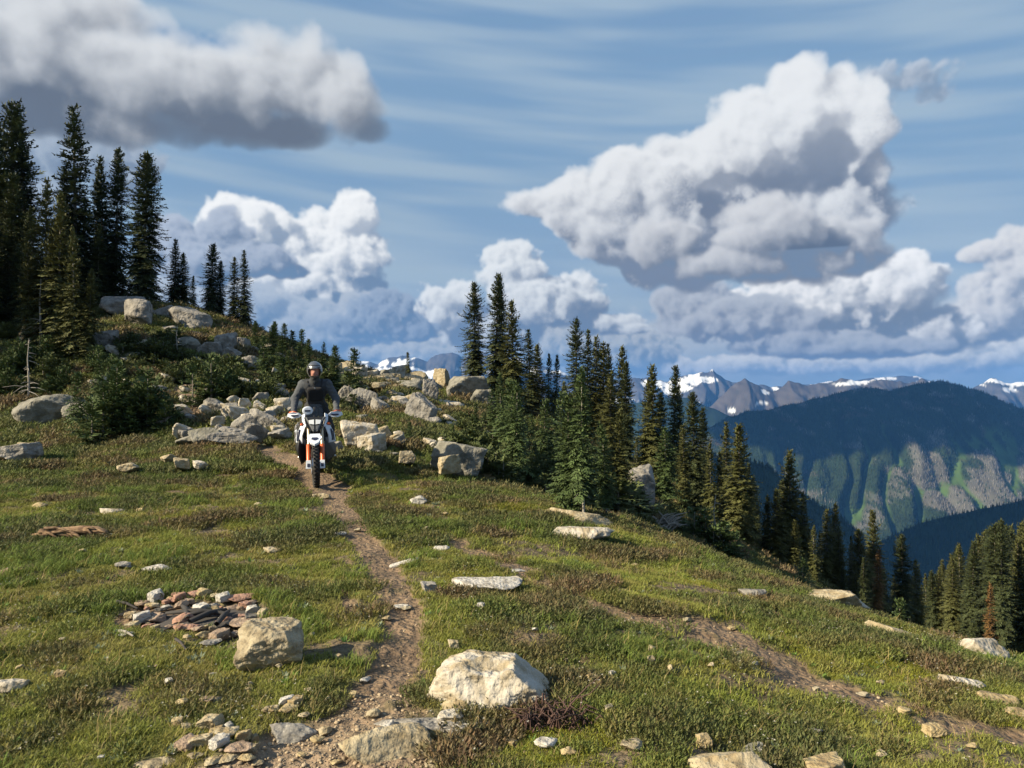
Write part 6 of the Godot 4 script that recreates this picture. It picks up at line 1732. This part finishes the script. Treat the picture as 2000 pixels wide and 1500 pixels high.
	panel([Vector3(-0.045, -0.014, 0.012), Vector3(0.045, -0.014, 0.012), Vector3(0.045, 0.014, 0.012), Vector3(-0.045, 0.014, 0.012)], Vector3(0, 0, 0.006), M.navy_print, "print", plate)
	lump(Vector3(0, 0.74, 0.36), Vector3(0.20, 0.20, 0.07), M.black_plastic, "radiator", B, 4, box_planes())
	lump(Vector3(0, 0.45, 0.05), Vector3(0.17, 0.22, 0.33), M.black_metal, "engine", B, 5, box_planes())
	lump(Vector3(0, 0.90, 0.10), Vector3(0.15, 0.13, 0.28), M.white_plastic, "tank_top", B, 6)
	lump(Vector3(0, 0.90, -0.38), Vector3(0.16, 0.075, 0.42), M.black_plastic, "seat", B, 7, box_planes())
	lump(Vector3(0, 0.86, -0.85), Vector3(0.13, 0.07, 0.22), M.white_plastic, "tail", B, 8, box_planes())
	pipe([Vector3(0.12, 0.80, 0.36), Vector3(0.15, 0.42, 0.36), Vector3(-0.15, 0.42, 0.36), Vector3(-0.12, 0.80, 0.36)], 0.018, M.orange_plastic, "crash_bar", B, 6)
	pipe([Vector3(-0.20, 0.52, -0.25), Vector3(-0.24, 0.62, -0.6), Vector3(-0.25, 0.70, -0.9)], 0.055, M.steel, "silencer", B, 12)
	var rack := pipe([Vector3(-0.20, 0.88, -0.42), Vector3(-0.34, 0.90, -0.40), Vector3(-0.36, 0.62, -0.40), Vector3(-0.36, 0.60, -0.78), Vector3(-0.34, 0.90, -0.80), Vector3(-0.20, 0.88, -0.78)], 0.012, M.steel, "luggage_rack", B, 6)
	lump(Vector3(-0.31, 0.75, -0.58), Vector3(0.09, 0.17, 0.24), M.bag_cloth, "saddle_bag", B, 14, box_planes())
	lump(Vector3(-0.33, 0.78, -0.36), Vector3(0.06, 0.05, 0.05), M.white_plastic, "rolled_bottle", rack, 15)
	lump(Vector3(-0.32, 0.64, -0.36), Vector3(0.05, 0.06, 0.05), M.grey_plastic, "buckle", rack, 16)
	build_rider(place)

# A body as one skin: tapered capsules joined by a smooth minimum, meshed as surface nets.
func skin(bones: Array, cell: float, blend: float) -> ArrayMesh:
	var lo := Vector3.ONE * 1e9; var hi := -lo
	for b in bones:
		for e in [0, 1]:
			var q: Vector3 = b[e]; var rad: float = b[2 + e]
			lo = lo.min(q - Vector3.ONE * (rad + 0.05)); hi = hi.max(q + Vector3.ONE * (rad + 0.05))
	var nx := int((hi.x - lo.x) / cell) + 2; var ny := int((hi.y - lo.y) / cell) + 2; var nz := int((hi.z - lo.z) / cell) + 2
	var f := PackedFloat32Array(); f.resize(nx * ny * nz); f.fill(1.0)
	var who := PackedInt32Array(); who.resize(f.size())
	var best := PackedFloat32Array(); best.resize(f.size()); best.fill(1.0)
	for bi in bones.size():
		var b: Array = bones[bi]
		var p: Vector3 = b[0]; var q: Vector3 = b[1]
		var r0: float = b[2]; var r1: float = b[3]
		var m := maxf(r0, r1) + 0.05
		var a0 := ((p.min(q) - Vector3.ONE * m - lo) / cell).floor(); var a1 := ((p.max(q) + Vector3.ONE * m - lo) / cell).ceil()
		var d := q - p
		var dd := maxf(d.length_squared(), 1e-9)
		for z in range(maxi(0, int(a0.z)), mini(nz, int(a1.z) + 1)):
			for y in range(maxi(0, int(a0.y)), mini(ny, int(a1.y) + 1)):
				for x in range(maxi(0, int(a0.x)), mini(nx, int(a1.x) + 1)):
					var c := lo + Vector3(x, y, z) * cell
					var t := clampf((c - p).dot(d) / dd, 0.0, 1.0)
					var v := (c - p - d * t).length() - lerpf(r0, r1, t)
					var i := (z * ny + y) * nx + x
					if v < best[i]:
						best[i] = v; who[i] = bi
					var k := clampf(0.5 + 0.5 * (f[i] - v) / blend, 0.0, 1.0)
					f[i] = lerpf(f[i], v, k) - blend * k * (1.0 - k)
	var at := PackedInt32Array(); at.resize(f.size()); at.fill(-1)
	var vv := PackedVector3Array(); var cc := PackedColorArray()
	for z in nz - 1:
		for y in ny - 1:
			for x in nx - 1:
				var i := (z * ny + y) * nx + x
				var s := Vector3.ZERO; var n := 0
				var any_in := false; var any_out := false
				for k in 8:
					if f[i + (k & 1) + ((k >> 1) & 1) * nx + (k >> 2) * nx * ny] < 0.0: any_in = true
					else: any_out = true
				if not (any_in and any_out): continue
				for e in [[0, 1], [2, 3], [4, 5], [6, 7], [0, 2], [1, 3], [4, 6], [5, 7], [0, 4], [1, 5], [2, 6], [3, 7]]:
					var k0: int = e[0]; var k1: int = e[1]
					var f0 := f[i + (k0 & 1) + ((k0 >> 1) & 1) * nx + (k0 >> 2) * nx * ny]; var f1 := f[i + (k1 & 1) + ((k1 >> 1) & 1) * nx + (k1 >> 2) * nx * ny]
					if (f0 < 0.0) != (f1 < 0.0):
						var t := f0 / (f0 - f1)
						s += Vector3(k0 & 1, (k0 >> 1) & 1, k0 >> 2).lerp(Vector3(k1 & 1, (k1 >> 1) & 1, k1 >> 2), t); n += 1
				at[i] = vv.size()
				var at_p := lo + (Vector3(x, y, z) + s / n) * cell
				if cell > 0.01 and at_p.y < 1.74: at_p += Vector3(1, 0.3, 1) * 0.013 * fine.get_noise_3d(at_p.x * 7.0, at_p.y * 15.0, at_p.z * 7.0)
				vv.append(at_p)
				cc.append(bones[who[i]][4])
	var idx := PackedInt32Array()
	var strides := [1, nx, nx * ny]
	for z in range(1, nz - 1):
		for y in range(1, ny - 1):
			for x in range(1, nx - 1):
				var i := (z * ny + y) * nx + x
				for ax in 3:
					var j: int = i + strides[ax]
					if (f[i] < 0.0) == (f[j] < 0.0): continue
					var b: int = strides[(ax + 1) % 3]; var c: int = strides[(ax + 2) % 3]
					var q := [at[i], at[i - b], at[i - b - c], at[i - c]]
					if q.min() < 0: continue
					if f[i] < 0.0: idx.append_array([q[0], q[2], q[1], q[0], q[3], q[2]])
					else: idx.append_array([q[0], q[1], q[2], q[0], q[2], q[3]])
	var nn := PackedVector3Array(); nn.resize(vv.size())
	for k in range(0, idx.size(), 3):
		var c := (vv[idx[k + 2]] - vv[idx[k]]).cross(vv[idx[k + 1]] - vv[idx[k]])
		nn[idx[k]] += c; nn[idx[k + 1]] += c; nn[idx[k + 2]] += c
	for k in nn.size(): nn[k] = nn[k].normalized()
	var arr := []; arr.resize(Mesh.ARRAY_MAX)
	arr[Mesh.ARRAY_VERTEX] = vv; arr[Mesh.ARRAY_NORMAL] = nn; arr[Mesh.ARRAY_COLOR] = cc; arr[Mesh.ARRAY_INDEX] = idx
	var mesh := ArrayMesh.new(); mesh.add_surface_from_arrays(Mesh.PRIMITIVE_TRIANGLES, arr)
	return mesh

func build_rider(place: Transform3D):
	var P := base("person"); P.transform = place
	tag(P, "rider in dark grey jacket and silver helmet standing on the motorcycle's pegs", "person")
	var jacket := Color(0.030, 0.034, 0.041); var sleeve := Color(0.062, 0.070, 0.082); var dark := Color(0.018, 0.019, 0.021); var pants := Color(0.016, 0.016, 0.019); var boot := Color(0.02, 0.019, 0.018)
	var scarf := Color(0.035, 0.036, 0.04); var flesh := Color(0.33, 0.16, 0.12)
	var bones := [
		[Vector3(-0.07, 1.20, -0.24), Vector3(0.07, 1.20, -0.24), 0.125, 0.125, pants],
		[Vector3(0, 1.22, -0.22), Vector3(0, 1.36, -0.15), 0.15, 0.145, jacket],
		[Vector3(0, 1.36, -0.15), Vector3(0, 1.54, -0.04), 0.145, 0.155, jacket],
		[Vector3(-0.085, 1.50, -0.05), Vector3(-0.10, 1.59, 0.0), 0.12, 0.11, jacket], [Vector3(0.085, 1.50, -0.05), Vector3(0.10, 1.59, 0.0), 0.12, 0.11, jacket],
		[Vector3(-0.19, 1.625, -0.01), Vector3(0.19, 1.625, -0.01), 0.075, 0.075, jacket],
		[Vector3(0, 1.64, 0.02), Vector3(0, 1.75, 0.07), 0.085, 0.072, scarf], [Vector3(0, 1.66, 0.07), Vector3(0, 1.72, 0.10), 0.065, 0.06, scarf],
		[Vector3(0, 1.83, 0.075), Vector3(0, 1.87, 0.075), 0.092, 0.094, flesh], [Vector3(0, 1.80, 0.12), Vector3(0, 1.775, 0.13), 0.06, 0.05, flesh], [Vector3(0, 1.85, 0.165), Vector3(0, 1.822, 0.188), 0.013, 0.018, flesh],
		[Vector3(-0.035, 1.885, 0.155), Vector3(0.035, 1.885, 0.155), 0.02, 0.02, flesh], [Vector3(-0.02, 1.795, 0.172), Vector3(0.02, 1.795, 0.172), 0.011, 0.011, Color(0.36, 0.15, 0.13)],
	]
	for s in [-1.0, 1.0]:
		bones.append([Vector3(s * 0.20, 1.615, -0.01), Vector3(s * 0.335, 1.38, 0.02), 0.080, 0.064, sleeve])
		bones.append([Vector3(s * 0.335, 1.38, 0.02), Vector3(s * 0.345, 1.17, 0.20), 0.064, 0.046, sleeve])
		bones.append([Vector3(s * 0.345, 1.175, 0.195), Vector3(s * 0.34, 1.15, 0.235), 0.040, 0.038, dark])
		bones.append([Vector3(s * 0.10, 1.20, -0.24), Vector3(s * 0.225, 0.86, 0.05), 0.105, 0.078, pants])
		bones.append([Vector3(s * 0.225, 0.86, 0.05), Vector3(s * 0.20, 0.48, -0.15), 0.080, 0.060, pants])
		bones.append([Vector3(s * 0.21, 0.70, -0.03), Vector3(s * 0.20, 0.47, -0.15), 0.076, 0.064, boot])
		bones.append([Vector3(s * 0.20, 0.45, -0.17), Vector3(s * 0.205, 0.435, 0.07), 0.056, 0.042, boot])
	var cloth := plain_mat("clothing", Color.WHITE, 0.85); cloth.vertex_color_use_as_albedo = true
	cloth.normal_enabled = true; cloth.normal_texture = bump_tex(131, 0.02, 4, 5.0, 256); cloth.uv1_triplanar = true; cloth.uv1_scale = Vector3.ONE * 3.0; cloth.normal_scale = 0.6
	mi("body", skin(bones, 0.016, 0.035), cloth, P)
	# gloved hands: palm and five curled fingers round each grip
	var gl := Color(0.02, 0.02, 0.022)
	for s in [-1.0, 1.0]:
		var hb := [[Vector3(s * 0.34, 1.148, 0.235), Vector3(s * 0.325, 1.14, 0.262), 0.034, 0.030, gl], [Vector3(s * 0.30, 1.15, 0.262), Vector3(s * 0.36, 1.142, 0.25), 0.024, 0.022, gl]]
		for k in 4:
			var gx: float = s * (0.292 + 0.023 * k)
			var gz := 0.262 - 0.005 * k
			var ln: float = [0.95, 1.05, 1.0, 0.82][k]
			hb.append([Vector3(gx, 1.158, gz + 0.01), Vector3(gx, 1.152, gz + 0.042 * ln), 0.0105, 0.0100, gl])
			hb.append([Vector3(gx, 1.152, gz + 0.042 * ln), Vector3(gx, 1.118, gz + 0.046 * ln), 0.0100, 0.0092, gl])
			hb.append([Vector3(gx, 1.118, gz + 0.046 * ln), Vector3(gx, 1.098, gz + 0.018), 0.0092, 0.0085, gl])
		hb.append([Vector3(s * 0.30, 1.14, 0.25), Vector3(s * 0.268, 1.118, 0.262), 0.0125, 0.011, gl])
		hb.append([Vector3(s * 0.268, 1.118, 0.262), Vector3(s * 0.272, 1.102, 0.288), 0.011, 0.009, gl])
		mi("glove", skin(hb, 0.006, 0.006), cloth, P)
	# helmet: a shell with a face opening, its lining, and the raised visor
	var shell := plain_mat("helmet_silver", lin(0.20, 0.205, 0.21), 0.3, 0.7)
	shell.clearcoat_enabled = true; shell.clearcoat = 0.6; shell.clearcoat_roughness = 0.1
	var lining := plain_mat("helmet_lining", lin(0.02, 0.02, 0.02), 0.9)
	var half := Vector3(0.132, 0.152, 0.168)
	var H := Node3D.new(); H.name = "helmet"; P.add_child(H, true); H.position = Vector3(0, 1.855, 0.055)
	for pass_no in 2:
		var st := SurfaceTool.new(); st.begin(Mesh.PRIMITIVE_TRIANGLES)
		var size := half * (1.0 if pass_no == 0 else 0.90)
		var NU := 56; var NV := 40
		for i in NU:
			for j in NV:
				var q := []
				var open := 0
				for e in [[0, 0], [1, 0], [0, 1], [1, 1]]:
					var a: float = TAU * (i + e[0]) / NU; var b: float = PI * (j + e[1]) / NV - PI / 2.0
					var n := Vector3(sin(a) * cos(b), sin(b), cos(a) * cos(b))
					var p := n * size
					if p.y < -0.05: p *= Vector3(0.94, 1.0, 1.0 + maxf(0.0, n.z) * 0.10)
					q.append(p)
					if n.z > 0.2 and absf(p.x) < 0.098 - 0.25 * maxf(0.0, -p.y - 0.03) and p.y < 0.035 and p.y > -0.088: open += 1
					if p.y < -0.128: open += 1
				if open >= 2: continue
				for e in [0, 1, 2, 2, 1, 3]: st.add_vertex(q[e])
		st.generate_normals()
		mi("shell" if pass_no == 0 else "lining", st.commit(), shell if pass_no == 0 else lining, H)
	panel([Vector3(-0.10, 0.045, 0.135), Vector3(0.10, 0.045, 0.135), Vector3(0.095, 0.075, 0.158), Vector3(0.0, 0.082, 0.175), Vector3(-0.095, 0.075, 0.158)], Vector3(0, 0.012, 0.01), M.black_plastic, "visor", H)
	for s in [-1.0, 1.0]:
		var eye := SphereMesh.new(); eye.radius = 0.012; eye.height = 0.02; eye.radial_segments = 10; eye.rings = 6
		mi("eye", eye, M.black_plastic, P).position = Vector3(s * 0.033, 1.862, 0.158)
	# black chest pack with straps, over the jacket
	var pack := lump(Vector3(0, 1.46, 0.075), Vector3(0.165, 0.15, 0.075), plain_mat("pack_cloth", lin(0.010, 0.010, 0.012), 0.95), "chest_pack", P, 21, box_planes())
	pack.rotation_degrees.x = 22
	lump(Vector3(0.0, 0.13, 0.06), Vector3(0.012, 0.016, 0.008), M.steel, "buckle", pack, 22)
	for s in [-1.0, 1.0]:
		pipe([Vector3(s * 0.10, 1.56, 0.10), Vector3(s * 0.115, 1.66, 0.075), Vector3(s * 0.12, 1.70, 0.0), Vector3(s * 0.12, 1.66, -0.09)], 0.02, M.pack_cloth, "strap", P, 6)
	lump(Vector3(0, 1.48, -0.24), Vector3(0.17, 0.22, 0.10), M.pack_cloth, "backpack", P, 23, box_planes())
